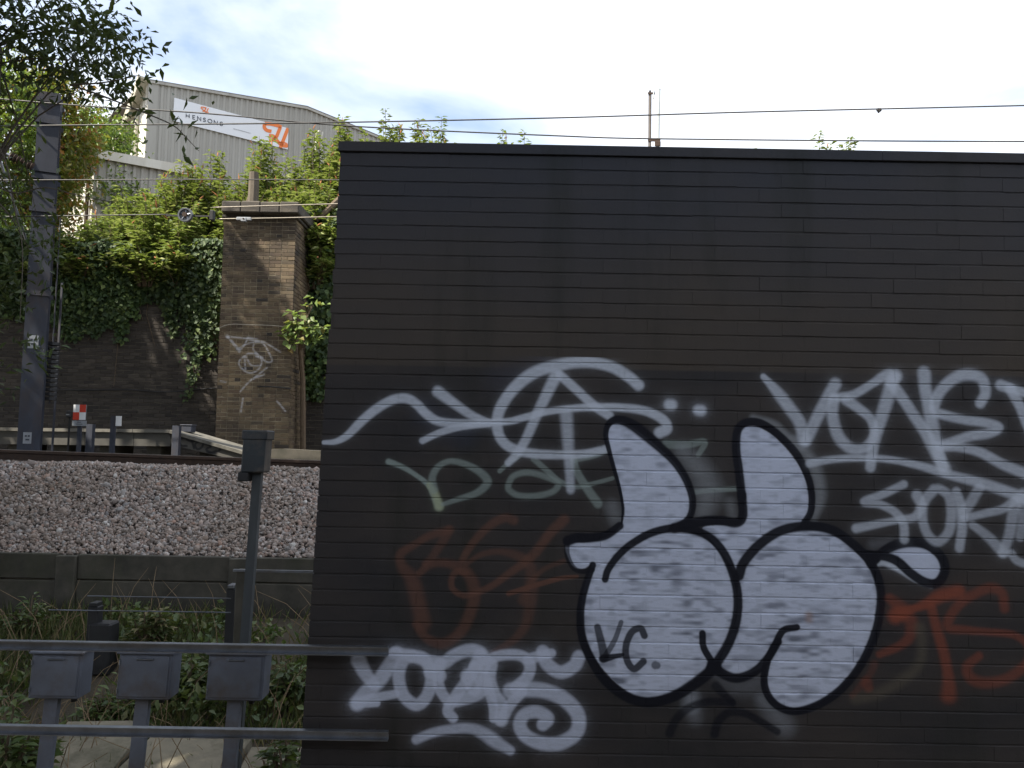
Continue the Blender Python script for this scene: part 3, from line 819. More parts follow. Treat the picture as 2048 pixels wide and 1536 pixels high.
cabinet(237, 342, 1302, 1402, 'middle of three grey metal cabinets on posts behind the guard rails', (272, 258))
cabinet(416, 528, 1304, 1404, 'grey metal cabinet on a post nearest the graffiti wall', (458, 447))

# ------------------------------------------------------------------ thin post with a dark housing on top
def signal_post():
    Y = 5.2
    a, b = P(513, 930, Y), P(486, 1285, Y)
    s = (a.x - b.x) / (a.z - b.z)
    base = Vector((b.x - s * (b.z - .02), Y, .02))
    t = thing('signal_post', 'slim dark post carrying a tall dark grey housing in front of the ballast', 'post', base)
    A = Matrix(((1, 0, s, base.x - s * base.z), (0, 1, 0, Y), (0, 0, 1, 0), (0, 0, 0, 1)))
    m = MB(); m.box((-.027, .02, .02), (.027, .07, a.z), A); m.build('post', M_post, t)
    zt, zb = P(505, 862, Y).z, P(505, 945, Y).z
    m = MB(); m.bbox((-.088, -.03, zb), (.054, .12, zt), .008, A); h = m.build('housing', M_head, t)
    m = MB(); m.bbox((-.096, -.036, zt - .055), (.063, .128, zt + .005), .006, A); m.build('hood', M_head, t)
    m = MB(); m.bbox((-.105, -.028, zb - .055), (-.036, .06, zb + .002), .006, A); m.build('gland_box', M_black, t)
    m = MB(); m.box((-.11, -.05, -.02), (.11, .15, .05), Matrix.Translation(base)); m.build('base_plate', M_conc_dirty, t)
signal_post()

# ------------------------------------------------------------------ concrete post with a rod running to the wall
def rod_frame():
    Y = 6.4
    zt = P(478, 1140, Y).z
    x = P(480, 1200, Y).x
    t = thing('fence_stub', 'short concrete post with a thin steel rod running right to the graffiti wall', 'fence', (x, Y, 0))
    m = MB(); m.bbox((x - .042, Y, 0), (x + .042, Y + .09, zt), .008, Matrix.Translation((0, 0, 0))); m.build('post', M_conc_dirty, t)
    e = P(640, 1141, Y)
    m = MB(); m.box((x - .06, Y - .012, zt - .012), (e.x + .9, Y + .02, zt + .004)); m.build('rod', M_galv, t)
    m = MB(); m.bbox((e.x + .84, Y + .02, 0), (e.x + .92, Y + .1, zt), .008); m.build('post', M_conc_dirty, t)
rod_frame()

def stanchions():
    Y = 7.2
    t = thing('cable_stanchion', 'low black stanchions holding two thin rods above the weeds', 'stanchion', (P(330, 1260, Y).x, Y, 0))
    gz = .3
    for px, w, top in ((462, .04, 1170), (186, .045, 1206)):
        q = P(px, top, Y)
        m = MB(); m.bbox((q.x - w, Y, gz), (q.x + w, Y + .1, q.z - .03), .008); s = m.build('stanchion', M_black, t)
        m = MB(); m.bbox((q.x - w * .7, Y - .01, q.z - .03), (q.x + w * .7, Y + .11, q.z), .004); m.build('cap', M_galv if px > 300 else M_black, s)
    q = P(200, 1240, Y)
    m = MB(); m.bbox((q.x - .09, Y - .02, gz), (q.x + .10, Y + .16, q.z - .03), .015); m.build('junction_box', M_black, t)
    for y, x0 in ((1195, 292), (1223, 215)):
        a, b = P(x0, y - 1, Y), P(462, y + 2, Y)
        m = MB(); m.tube([a - Vector((.5, 0, 0)), b], .0055, 6); m.build('rod', M_galv, t)
stanchions()

# ------------------------------------------------------------------ panel wall retaining the ballast
def panel_wall():
    Y = 8.5
    zt = P(320, 1112, Y).z; zb = P(320, 1218, Y).z; zm = P(320, 1163, Y).z
    t = thing('ballast_retaining_wall', 'low dirty concrete panel wall holding back the pink ballast', 'wall', (-4, Y, zb - .3))
    x0 = P(132, 1150, Y).x; bay = P(478, 1150, Y).x - x0
    for i in range(-3, 6):
        x = x0 + i * bay
        o = random.uniform(-.006, .006)
        m = MB(); m.bbox((x - .10, Y - .035, zb - .6), (x + .10, Y + .05, zt - .005 + o), .01); m.build('post', M_conc_dirty, t)
        for z0, z1, dy in ((zb - .3, zm - .006, 0), (zm + .006, zt, .014)):
            dy += random.uniform(-.005, .005)
            m = MB(); m.bbox((x + .102, Y + dy, z0), (x + bay - .102, Y + .06 + dy, z1 + random.uniform(-.004, .004)), .008); m.build('panel', M_conc_dirty, t)
panel_wall()

# ------------------------------------------------------------------ ballast
def ballast():
    m, n, l, b = nt('ballast_stone')
    g = n.new('ShaderNodeNewGeometry')
    c = ramp(n, l, g.outputs['Random Per Island'], [(0.0, (0.23, 0.175, 0.14)), (0.22, (0.38, 0.305, 0.262)), (0.45, (0.13, 0.107, 0.092)), (0.62, (0.48, 0.405, 0.36)), (0.75, (0.27, 0.262, 0.255)), (0.88, (0.36, 0.235, 0.18)), (0.96, (0.60, 0.57, 0.53)), (1.0, (0.11, 0.10, 0.10))])
    low = ramp(n, l, noise(n, l, 1.2, 4, 0.6), [(0.4, g3(0)), (0.65, g3(0.35))])
    c = mixc(n, l, low, c, (0.17, 0.13, 0.085))
    l.new(c, b.inputs['Base Color']); b.inputs['Roughness'].default_value = 0.9
    bp = n.new('ShaderNodeBump'); bp.inputs['Strength'].default_value = 0.5; bp.inputs['Distance'].default_value = 0.004
    l.new(noise(n, l, 120, 4, 0.7), bp.inputs['Height']); l.new(bp.outputs['Normal'], b.inputs['Normal'])
    p0, p1 = P(300, 1112, 8.56), None
    zt = p0.z - .01
    rng = np.random.default_rng(11)
    # icosahedron
    f = (1 + 5 ** .5) / 2
    iv = np.array([(-1, f, 0), (1, f, 0), (-1, -f, 0), (1, -f, 0), (0, -1, f), (0, 1, f), (0, -1, -f), (0, 1, -f), (f, 0, -1), (f, 0, 1), (-f, 0, -1), (-f, 0, 1)]) / 1.9
    ifc = np.array([(0,11,5),(0,5,1),(0,1,7),(0,7,10),(0,10,11),(1,5,9),(5,11,4),(11,10,2),(10,7,6),(7,1,8),(3,9,4),(3,4,2),(3,2,6),(3,6,8),(3,8,9),(4,9,5),(2,4,11),(6,2,10),(8,6,7),(9,8,1)])
    N = 68000
    x = rng.uniform(-9.2, 1.8, N); u = rng.random(N)
    y = 8.57 + u * 2.1
    z = np.interp(y, [8.57, 10.1, 10.8], [zt + .01, 1.96, 1.965])
    z = z + vn(x, y) * .016 + rng.uniform(-.012, .02, N)
    s = rng.gamma(2.6, .0037, N) + .0085
    v = iv[None] * rng.uniform(.62, 1.25, (N, 12, 1)) * s[:, None, None] * rng.uniform(.6, 1.3, (N, 1, 3))
    th = rng.uniform(0, 6.28, N); ph = rng.uniform(-.9, .9, N)
    ct, st, cp, sp_ = np.cos(th), np.sin(th), np.cos(ph), np.sin(ph)
    X = v[..., 0] * ct[:, None] - v[..., 1] * st[:, None]; Yv = v[..., 0] * st[:, None] + v[..., 1] * ct[:, None]; Z = v[..., 2]
    Y2 = Yv * cp[:, None] - Z * sp_[:, None]; Z2 = Yv * sp_[:, None] + Z * cp[:, None]
    V = np.stack([X + x[:, None], Y2 + y[:, None], Z2 + z[:, None]], -1).reshape(-1, 3)
    F = (ifc[None] + (np.arange(N) * 12)[:, None, None]).reshape(-1)
    me = bpy.data.meshes.new('ballast')
    me.vertices.add(len(V)); me.vertices.foreach_set('co', V.reshape(-1))
    me.loops.add(len(F)); me.loops.foreach_set('vertex_index', F.astype(np.int32))
    me.polygons.add(N * 20); me.polygons.foreach_set('loop_start', (np.arange(N * 20) * 3).astype(np.int32))
    me.update(calc_edges=True); me.materials.append(m)
    tag(link('ballast', me), 'bank of pinkish grey ballast stones between the panel wall and the far rail', 'ballast', kind='stuff')
    mb = MB()
    mb.add([(-60, 8.562, zt - .02), (30, 8.562, zt - .02), (30, 10.1, 1.935), (-60, 10.1, 1.935), (30, 12.9, 1.9), (-60, 12.9, 1.9)], [(0, 1, 2, 3), (3, 2, 4, 5)])
    mb.build('ballast_bed', M_bed)['kind'] = 'structure'
def vn(x, y):
    return np.sin(x * 3.1 + y * 1.7) * .5 + np.sin(x * 7.3 - y * 5.1) * .3 + np.sin(x * 1.1 + 2) * .5
ballast()

# ------------------------------------------------------------------ far track rails and sleepers
def rails():
    h = .155
    prof = [(-.07, 0), (-.07, .012), (-.012, .03), (-.010, .105), (-.036, .12), (-.036, h - .006), (-.03, h), (.03, h), (.036, h - .006), (.036, .12), (.010, .105), (.012, .03), (.07, .012), (.07, 0)]
    a, b = P(0, 899, 11.0), P(640, 921, 10.45)
    d = b - a
    for k, (oy, oz, lab) in enumerate(((0, 0, 'near rail of the far track above the ballast'), (1.5, -.075, 'farther rail of the far track hidden behind the near rail'))):
        p0, p1 = a - d * 1.6 + Vector((0, oy, oz - h)), b + d * 1.2 + Vector((0, oy, oz - h))
        t = thing('rail', 'dark rusty steel ' + lab, 'rail', ((p0.x + p1.x) / 2, (p0.y + p1.y) / 2, p0.z))
        m = MB(); m.extrude_profile(prof, p0, p1); r_ = m.build('rail_body', M_rust, t)
        m = MB(); m.extrude_profile([(-.028, h), (-.028, h + .002), (.028, h + .002), (.028, h)], p0, p1); m.build('running_surface', M_railtop, t)
rails()

# ------------------------------------------------------------------ low concrete walkway beam beyond the track
def walkway():
    Y = 14.0
    t = thing('concrete_walkway', 'low grey concrete walkway with a ramp end marked with black scribble', 'walkway', (P(200, 900, Y).x, Y, 1.8))
    def seg(xa, xb, ya, yb, yba, ybb, name):
        a, b = P(xa, ya, Y), P(xb, yb, Y); c, d = P(xa, yba, Y), P(xb, ybb, Y)
        m = MB(); m.prism([(a.x, Y, a.z - .002), (b.x, Y, b.z - .002), (d.x, Y, d.z), (c.x, Y, c.z)], (0, 1.0, 0)); o = m.build(name, mat, t)
        m = MB(); m.prism([(a.x, Y - .05, a.z + .035), (b.x, Y - .05, b.z + .035), (b.x, Y - .05, b.z - .02), (a.x, Y - .05, a.z - .02)], (0, 1.1, 0)); m.build('coping', M_conc, t)
    sp = Spray(P(340, 880, Y).x, P(500, 880, Y).x, 1.7, 2.6, .006)
    z = lambda L: [(P(100 + u / 4.452, 780 + v / 4.452, Y).x, P(100 + u / 4.452, 780 + v / 4.452, Y).z) for u, v in L]
    K = (0.012, 0.012, 0.014)
    for L in ([(1215,428),(1165,435),(1150,465),(1170,498),(1215,500)], [(1215,440),(1260,460),(1320,445)], [(1262,455),(1280,520)], [(1335,450),(1290,485),(1310,528),(1350,510),(1360,470),(1335,450)],
              [(1370,475),(1430,500),(1390,530),(1420,562),(1475,545)], [(1500,480),(1512,530),(1460,562),(1400,545)], [(1500,490),(1530,510)]):
        sp.stroke(z(L), .018, K, .9, soft=.5, halo=0)
    mat = surf('walkway_concrete', (0.10, 0.095, 0.083), (0.072, 0.067, 0.058), 4, 0.9, 0.35, 60, c3=(0.09, 0.085, 0.065), s3=1.5)
    add_paint(mat, sp)
    for xa, xb in ((-170, -60), (-59, 60), (61, 169), (170, 267), (268, 340)):
        seg(xa, xb, 859 + xa * .013, 859 + xb * .013, 888 + xa * .014, 888 + xb * .014, 'beam')
    seg(341, 492, 864, 908, 889, 925, 'ramp')
    for px in (-120, 20, 110, 205, 300):
        q = P(px, 890, Y); m = MB(); m.box((q.x - .12, Y + .15, 1.75), (q.x + .12, Y + .9, q.z + .01)); m.build('support', M_conc_dirty, t)
    m = MB(); a = P(520, 893, Y + .4); m.prism([(a.x - 1, Y + .3, a.z - .1), (a.x + .4, Y + .3, a.z - .03), (a.x + 2.2, Y + .3, a.z - .1), (a.x + 2.2, Y + .3, 1.7), (a.x - 1, Y + .3, 1.7)], (0, .4, 0))
    m.build('kerb', M_conc_dirty, t)
    # short steel posts along it
    for px, top, bot, w, lab in ((176, 848, 900, .05, 'grey steel post just right of the red and white checkered sign'), (349, 851, 906, .055, 'grey steel post where the concrete walkway starts to ramp down'), (506, 880, 925, .05, 'grey steel post behind the dark housing near the brick buttress')):
        a = P(px, top, Y - .5); b = P(px, bot, Y - .5)
        q = thing('steel_post', lab, 'post', (b.x, Y - .5, 1.8), 'steel posts along the concrete walkway')
        m = MB(); m.box((b.x - w, Y - .5, 1.8), (b.x + w, Y - .485, a.z)); m.box((b.x - w, Y - .485, 1.8), (b.x - w + .014, Y - .40, a.z)); m.box((b.x + w - .014, Y - .485, 1.8), (b.x + w, Y - .40, a.z)); m.build('channel', M_mast, q)
    a, b = P(361, 851, Y + .35), P(383, 864, Y + .35)
    q = thing('junction_box', 'small grey box standing on the walkway beside the ramp', 'box', ((a.x + b.x) / 2, Y + .35, b.z))
    m = MB(); m.bbox((a.x, Y + .35, b.z - .01), (b.x, Y + .55, a.z), .015); m.build('case', M_mast, q)
    m = MB(); m.bbox((a.x - .01, Y + .34, a.z), (b.x + .01, Y + .56, a.z + .02), .006); m.build('lid', M_mast, q)
walkway()

def check_sign():
    Y = 13.2
    a, b = P(147, 809, Y), P(170.5, 840, Y)
    cx = (a.x + b.x) / 2
    t = thing('marker_sign', 'small red and white checkered sign with a grey plate on a post', 'sign', (cx, Y, 1.85))
    m = MB(); m.box((cx - .03, Y + .02, 1.85), (cx + .03, Y + .06, b.z)); m.build('post', M_mast, t)
    mx, mz = (a.x + b.x) / 2, (a.z + b.z) / 2
    m = MB(); m.box((a.x, Y + .006, b.z), (b.x, Y + .018, a.z)); s = m.build('board', M_plate, t)
    for x0, x1, z0, z1, mt in ((a.x, mx, mz, a.z, M_white), (mx, b.x, mz, a.z, M_red), (a.x, mx, b.z, mz, M_red), (mx, b.x, b.z, mz, M_white)):
        m = MB(); m.box((x0 + .001, Y, z0 + .001), (x1 - .001, Y + .005, z1 - .001)); m.build('square', mt, s)
    c, d = P(144.5, 841, Y), P(172, 852, Y)
    m = MB(); m.box((c.x, Y, d.z), (d.x, Y + .012, c.z)); p = m.build('plate', M_plate, t)
    m = MB()
    h = c.z - d.z
    for row, (l0, l1) in enumerate(((.35, .62), (.28, .72))):
        x = c.x + (d.x - c.x) * l0
        while x < c.x + (d.x - c.x) * l1:
            m.box((x, Y - .003, c.z - h * (.36 + .38 * row)), (x + .009, Y - .001, c.z - h * (.22 + .38 * row))); x += .013
    m.build('lettering', M_print, p)['kind'] = 'stuff'
    a = P(136, 828, Y)
    q = thing('marker_box', 'small dark box with a pale front plate left of the checkered sign', 'lamp', (a.x, Y, 1.85))
    m = MB(); m.box((a.x - .012, Y + .05, 1.85), (a.x + .012, Y + .07, a.z - .04)); m.build('post', M_black, q)
    m = MB(); m.bbox((a.x - .04, Y, a.z - .055), (a.x + .04, Y + .09, a.z + .055), .012); m.build('case', M_black, q)
    m = MB(); m.box((a.x - .028, Y - .006, a.z - .018), (a.x + .022, Y - .001, a.z - .002)); m.build('lens', M_plate, q)  # pale plate on the front of the small dark box, no lamp
    a, b = P(226, 832, Y), P(226, 898, Y)
    q = thing('marker_post', 'grey post with a narrow white plate beside the walkway', 'post', (b.x, Y, 1.85))
    m = MB(); m.box((a.x - .036, Y, 1.85), (a.x + .036, Y + .05, a.z)); m.build('post', M_mast, q)
    c, d = P(232, 832, Y), P(242, 852, Y)
    m = MB(); m.box((c.x, Y + .0, d.z), (d.x, Y + .012, c.z)); m.build('plate', M_white, q)
    m = MB(); m.box((a.x, Y + .012, (c.z + d.z) / 2 - .01), (d.x - .01, Y + .02, (c.z + d.z) / 2 + .01)); m.build('bracket', M_mast, q)
check_sign()

# ------------------------------------------------------------------ overhead line mast
def mast():
    Y = 12.6
    b0, t0 = P(60, 892, Y), P(98, 196, Y)
    base = Vector((b0.x + .13, Y, 1.9))
    t = thing('overhead_line_mast', 'tall grey steel mast of the overhead line at the left', 'mast', base)
    xw = .15; d = .16; tf = .02
    top = P(98, 192, Y).z
    lean = (P(97, 400, Y).x - P(66, 830, Y).x) / (P(97, 400, Y).z - P(66, 830, Y).z)
    xb = P(60, 880, Y).x
    A = Matrix.Translation((xb, Y, 1.9)) @ Matrix.Rotation(radians(24), 4, 'Z')
    m = MB()
    H = top - 1.9
    m.box((-xw, -d, 0), (xw, -d + tf, H), A); m.box((-xw, d - tf, 0), (xw, d, H - .06), A); m.box((-.008, -d + tf, 0), (.008, d - tf, H - .02), A)
    m.build('column', M_mast, t)
    m = MB(); m.box((-.3, -.3, -.12), (.3, .3, .02), A); m.build('foundation', M_conc, t)
    m = MB(); m.box((-.22, -.22, .02), (.22, .22, .045), A)
    m.build('base_plate', M_mast, t)
    for i in (-1, 1):
        for j in (-1, 1):
            m = MB(); m.tube([A @ Vector((i * .18, j * .18, .045)), A @ Vector((i * .18, j * .18, .09))], .02, 6); m.build('anchor_bolt', M_mast, t)
    for py, nm, mt, w, h in ((686, 'number_plate', M_plate, .07, .10), (876, 'label', M_plate, .055, .085)):
        z = P(60, py, Y).z - 1.9
        m = MB(); m.box((-w - .02, -d - .008, z - h), (w - .02, -d - .003, z + h), A); p = m.build(nm, mt, t)
        m = MB()
        for k, (u0, u1) in enumerate(((-.6, -.1), (.1, .6), (-.4, .5))): m.box((w * u0 - .02, -d - .012, z + h * (.35 if k < 2 else -.3) - .012), (w * u1 - .02, -d - .009, z + h * (.35 if k < 2 else -.3) + .012), A)
        m.build('lettering', M_print, p)['kind'] = 'stuff'
    # clamps
    for py in (346, 425, 590, 208, 250, 360):
        z = P(90, py, Y).z - 1.9
        m = MB(); m.box((-xw - .03, -d - .03, z - .035), (xw + .03, -d - .002, z + .035), A); m.box((-xw - .03, d + .002, z - .035), (xw + .03, d + .03, z + .035), A); m.build('clamp', M_mast, t)
    # cantilever arm with insulator, going left towards the track
    e = A @ Vector((-xw, -d, P(82, 344, Y).z - 1.9)); f = P(-40, 283, Y - .4)
    arm = thing('cantilever_arm', 'steel cantilever arm with a ribbed insulator reaching left from the mast', 'bracket', e)
    m = MB(); k = e.lerp(f, .45); m.tube([k, f, f + (f - e) * .6], .026, 8); m.build('tube', M_galv, arm)
    m = MB()
    n = 14; pts = [e.lerp(k, i / n) for i in range(n + 1)]
    m.tube(pts, [.075 if i % 2 else .035 for i in range(n + 1)], 10); m.build('insulator', M_rust, arm)
    g = P(8, 345, Y - .2)
    m = MB(); m.tube([e.lerp(f, .7), g, g + (g - e.lerp(f, .7)) * 3], .02, 6); m.build('stay', M_galv, arm)
    # balance weights
    q = P(93, 680, Y + .15); r_ = P(84, 800, Y + .15)
    wt = thing('balance_weight', 'stack of round black tension weights hanging beside the mast', 'weight', (q.x, Y + .3, r_.z))
    n = 13
    for i in range(n):
        z = r_.z + (q.z - r_.z) * i / n; x = q.x - (q.z - z) * .0
        m = MB(); m.tube([(x + .02, Y + .3, z + .004), (x + .02, Y + .3, z + (q.z - r_.z) / n * .72)], .105, 14); m.build('weight', M_black, wt)
    m = MB(); m.tube([(q.x + .02, Y + .3, r_.z - .05), (q.x + .02, Y + .3, P(104, 425, Y).z)], .010, 6); m.build('rod', M_mast, wt)
    u, v = P(108, 590, Y + .3), P(100, 830, Y + .3)
    g_ = thing('weight_guide', 'thin steel guide rail beside the tension weights', 'guide', (v.x, Y + .5, 1.9))
    m = MB(); m.box((u.x - .014, Y + .5, 1.9), (u.x + .014, Y + .52, P(112, 560, Y + .3).z)); m.build('guide', M_mast, g_)
mast()

# ------------------------------------------------------------------ overhead wires
def wire(name, pts, Y, r, mat, label, cat='wire', sub=10):
    q = [P(x, y, yy) for (x, y), yy in zip(pts, Y if isinstance(Y, (list, tuple)) else [Y] * len(pts))]
    a = np.array([tuple(v) for v in q])
    c = crom(a, sub)
    m = MB(); m.tube([Vector(v) for v in c], r, 6)
    o = m.build(name, mat, None, True)
    tag(o, label, cat)
    return o
def wires():
    wire('catenary_wire', [(-500, 152), (95, 206), (400, 226), (700, 252), (1100, 271), (1350, 278), (2048, 283), (2700, 278)], 12.2, .0105, M_wire, 'overhead wire sagging from the mast top down to the right above the wall')
    wire('catenary_wire', [(-500, 258), (95, 251), (600, 246), (1100, 236), (1500, 224), (2048, 211), (2700, 193)], 12.0, .0105, M_wire, 'overhead wire rising to the right with a small clip on it')
    wire('contact_wire', [(-500, 362), (95, 360), (400, 359), (680, 360), (1200, 364)], 12.0, .0085, M_wire, 'thin dark wire running level from the mast past the green shrubs')
    wire('tension_wire', [(425, 415), (560, 411), (700, 407), (1200, 392)], 12.0, .009, M_wirelight, 'upper of two pale wires crossing in front of the buttress cap')
    wire('tension_wire', [(432, 438), (560, 436), (700, 433), (1200, 424)], 12.0, .009, M_wirelight, 'lower pale wire crossing the buttress, with a clamp on it')
    wire('tail_wire', [(-500, 440), (110, 432), (340, 429)], 12.0, .009, M_wire, 'dark wire running from the mast to the round pulley')
    wire('signal_cable', [(-300, 772), (120, 780), (250, 779), (330, 784), (420, 777), (520, 773), (582, 777)], [17.25, 17.25, 17.25, 17.25, 17.25, 15.97, 15.97], .013, M_black, 'black cable pinned low along the brick retaining wall', 'cable')
    wire('signal_cable', [(438, 656), (462, 649), (500, 650), (540, 651), (580, 655), (592, 660)], 15.96, .010, M_wirelight, 'pale cable pinned across the middle of the buttress', 'cable')
    for px, py, Y, lab in ((1758, 220, 12.0, 'small dark clip hanging on the overhead wire at the right'), (488, 438, 12.0, 'pale metal clamp on the wire in front of the buttress')):
        a = P(px, py, Y)
        q = thing('wire_clamp', lab, 'clamp', a)
        m = MB(); w = .11 if px < 900 else .035
        m.bbox(a - Vector((w, .02, .022)), a + Vector((w, .02, .026)), .008); m.bbox(a - Vector((w * .35, .028, .04)), a + Vector((w * .35, .028, .02)), .006)
        m.build('body', M_plate if px < 900 else M_black, q)
        m = MB(); m.tube([a + Vector((0, -.035, 0)), a + Vector((0, .035, 0))], .012, 6); m.build('bolt', M_rust, q)
    # tensioning wheel
    c = P(371, 430, 11.95)
    t = thing('tension_pulley', 'round grey tensioning wheel on the wires left of the buttress', 'pulley', c)
    R = .105
    m = MB(); n = 28
    ring = [[(c.x + rr * cos(2*pi*i/n), c.y + yy, c.z + rr * sin(2*pi*i/n)) for i in range(n)] for rr, yy in ((R, -.03), (R, .03), (R * .78, .03), (R * .78, -.03), (R * .9, -.012))]
    vs = sum(ring[:4], [])
    fs = []
    for k in range(4):
        k2 = (k + 1) % 4
        for i in range(n): fs.append((k*n+i, k*n+(i+1)%n, k2*n+(i+1)%n, k2*n+i))
    m.add(vs, fs); m.build('rim', M_galv, t)
    m = MB(); m.tube([c + Vector((0, .012, 0)), c + Vector((0, .022, 0))], R * .8, 24); m.build('web', M_plate, t)
    for i in range(5):
        an = 2 * pi * i / 5 + .3
        m = MB(); m.tube([c, c + Vector((cos(an), 0, sin(an))) * R * .8], .012, 6); m.build('spoke', M_galv, t)
    m = MB(); m.tube([c + Vector((0, -.045, 0)), c + Vector((0, .045, 0))], .035, 12); m.build('hub', M_rust, t)
    a, b = P(330, 430, 11.95), P(424, 430, 11.95)
    m = MB(); m.box((a.x, c.y + .035, c.z - .012), (b.x, c.y + .05, c.z + .012)); m.build('yoke', M_black, t)
    m = MB(); m.bbox((b.x - .03, c.y - .03, c.z - .075), (b.x + .03, c.y + .06, c.z + .075), .01); m.build('yoke_end', M_black, t)
wires()

# ------------------------------------------------------------------ brick retaining wall and buttress
RY = 17.35
def retaining():
    zt = P(300, 487, RY).z
    t = thing('brick_retaining_wall', 'tall sooty dark brick retaining wall hung with ivy', 'wall', (-8, RY, 1.7))
    xa, xb = P(-60, 700, RY).x, P(438, 700, RY).x
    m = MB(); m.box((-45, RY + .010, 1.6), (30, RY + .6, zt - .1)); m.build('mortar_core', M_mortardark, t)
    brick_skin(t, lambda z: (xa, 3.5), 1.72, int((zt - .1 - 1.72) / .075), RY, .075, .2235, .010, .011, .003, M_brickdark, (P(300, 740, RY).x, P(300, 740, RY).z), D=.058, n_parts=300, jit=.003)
    x = -45
    while x < 30:
        m = MB(); m.bbox((x, RY - .07, zt - .098), (x + .89, RY + .65, zt + .02), .015); m.build('coping_stone', M_cap, t); x += .9
retaining()

def buttress():
    Y = 16.0
    def sx(py, px): return P(px, py, Y).x
    zt = P(520, 437, Y).z
    zb = 1.75
    xl0, xr0 = P(448, 437, Y).x, P(592, 437, Y).x          # at the top
    xl1, xr1 = P(430, 880, Y).x, P(592, 880, Y).x          # near the ground
    L = lambda z: xl0 + (xl1 - xl0) * (zt - z) / (zt - P(430, 880, Y).z)
    R = lambda z: xr0 + (P(578, 880, Y).x - xr0) * 0.35 * (zt - z) / (zt - P(430, 880, Y).z)
    t = thing('brick_buttress', 'tall brick buttress with a stone cap, sunlit in patches and tagged in thin white paint', 'buttress', ((xl1 + xr1) / 2, Y, zb))
    mt = M_brick
    sp = Spray(L(zb) - .05, R(zb) + .6, 1.9, 5.6, .006)
    z2 = lambda Lp: [(P(u / 2.926, 380 + v / 2.926, Y).x, P(u / 2.926, 380 + v / 2.926, Y).z) for u, v in Lp]
    W = (.50, .49, .50)
    for Lp in ([(1328,858),(1370,900),(1405,945)], [(1345,880),(1400,950)], [(1335,860),(1420,868),(1490,880),(1550,895),(1640,950)], [(1450,868),(1425,915),(1395,945)], [(1492,882),(1480,930),(1505,962)],
               [(1400,925),(1450,900),(1530,895),(1570,950),(1590,1000),(1560,1008),(1505,965)], [(1450,958),(1400,1000),(1408,1040),(1460,1072),(1512,1050),(1530,1000),(1500,962),(1450,958)],
               [(1440,980),(1470,1028),(1520,1030)], [(1562,1040),(1500,1090),(1450,1130),(1405,1180)], [(1470,1110),(1545,1080)], [(1430,975),(1435,1050)], [(1420,1220),(1408,1300)], [(1620,1238),(1640,1260),(1668,1295)], [(1290,1120),(1320,1125)]):
        sp.stroke(z2(Lp), .017, W, .55, soft=.6, halo=.05)
    for Lp, r_ in (([(1450,870),(1500,880)], .03), ([(1328,858),(1332,862)], .03), ([(1500,970),(1530,985)], .03)): sp.stroke(z2(Lp), r_, W, .75, soft=.6, halo=.1, smooth=False)
    add_paint(mt, sp)
    m = MB(); m.prism([(L(zb) + .004, Y + .009, zb), (R(zb) - .014, Y + .009, zb), (R(zt) - .014, Y + .009, zt), (L(zt) + .004, Y + .009, zt)], (0, RY - Y + .1, 0)); m.build('mortar_core', M_mortar, t)
    n = int((zt - zb) / .075)
    z0 = zt - n * .075
    brick_skin(t, lambda z: (L(z), R(z)), z0, n, Y, .075, .2235, .010, .011, .003, mt, (P(530, 560, Y).x, P(530, 560, Y).z), D=.058, n_parts=300, jit=.0024, header_every=2)
    # right-hand return face, in the shade
    rv = []
    v_all, f_all = [], []
    for c in range(n):
        z = z0 + (c + .5) * .075; x0 = R(z)
        y = Y + .060 - (.117 if c % 2 else 0)
        while y < RY:
            a, b = max(y, Y + .060), min(y + .2235, RY + .01)
            if b - a > .03:
                k = len(v_all); j = random.uniform(-.004, .004)
                hx, hz = x0 + .002 + j, .032
                v_all += [(hx, a, z - hz), (hx, b, z - hz), (hx, b, z + hz), (hx, a, z + hz), (x0 - .05, a, z - hz), (x0 - .05, b, z - hz), (x0 - .05, b, z + hz), (x0 - .05, a, z + hz)]
                f_all += [tuple(i + k for i in q) for q in ((0,1,2,3), (0,4,5,1), (1,5,6,2), (2,6,7,3), (3,7,4,0))]
            y += .2335
    me = bpy.data.meshes.new('brick'); me.from_pydata(v_all, [], f_all); me.update(); me.materials.append(mt)
    o = link('brick', me, t); o['kind'] = 'stuff'
    # cap: oversailing stone over a corbel course
    a, b = P(446, 421, Y - .14), P(600, 421, Y - .14)
    zc = P(520, 428, Y - .14).z; zc2 = P(520, 405, Y - .14).z
    m = MB(); m.bbox((L(zt) - .03, Y - .04, zt), (R(zt) + .05, RY + .05, zc + .002), .01); m.build('corbel', M_cap, t)
    nn = 4
    for i in range(nn):
        m = MB(); m.bbox((a.x + (b.x - a.x) * i / nn + (.004 if i else 0), Y - .24, zc + .004), (a.x + (b.x - a.x) * (i + 1) / nn, RY + .1, zc2 + random.uniform(-.008, .008)), .02); m.build('cap_stone', M_cap, t)
buttress()

# ------------------------------------------------------------------ buildings on the bank
BD = Vector((sin(radians(48.5)), cos(radians(48.5)), 0))     # long wall runs right and away
BE = Vector((-BD.y, BD.x, 0))                                # end wall runs left and away
def cladding(m, O, D, N, s0, s1, top, bot, pitch=.24, depth=.045):
    """trapezoidal ribs along D from s0 to s1; top(s), bot heights; N outward"""
    s = s0; pts = []
    while s < s1:
        for a, h in ((0, 0), (.34, 0), (.5, 1), (.84, 1)):
            if s + a * pitch <= s1: pts.append((s + a * pitch, h * depth))
        s += pitch
    pts.append((s1, 0))
    vs = []
    for q, h in pts:
        b = O + D * q + N * h
        vs.append((b.x, b.y, bot)); vs.append((b.x, b.y, top(q)))
    fs = [(2 * i, 2 * i + 2, 2 * i + 3, 2 * i + 1) for i in range(len(pts) - 1)]
    m.add(vs, fs)

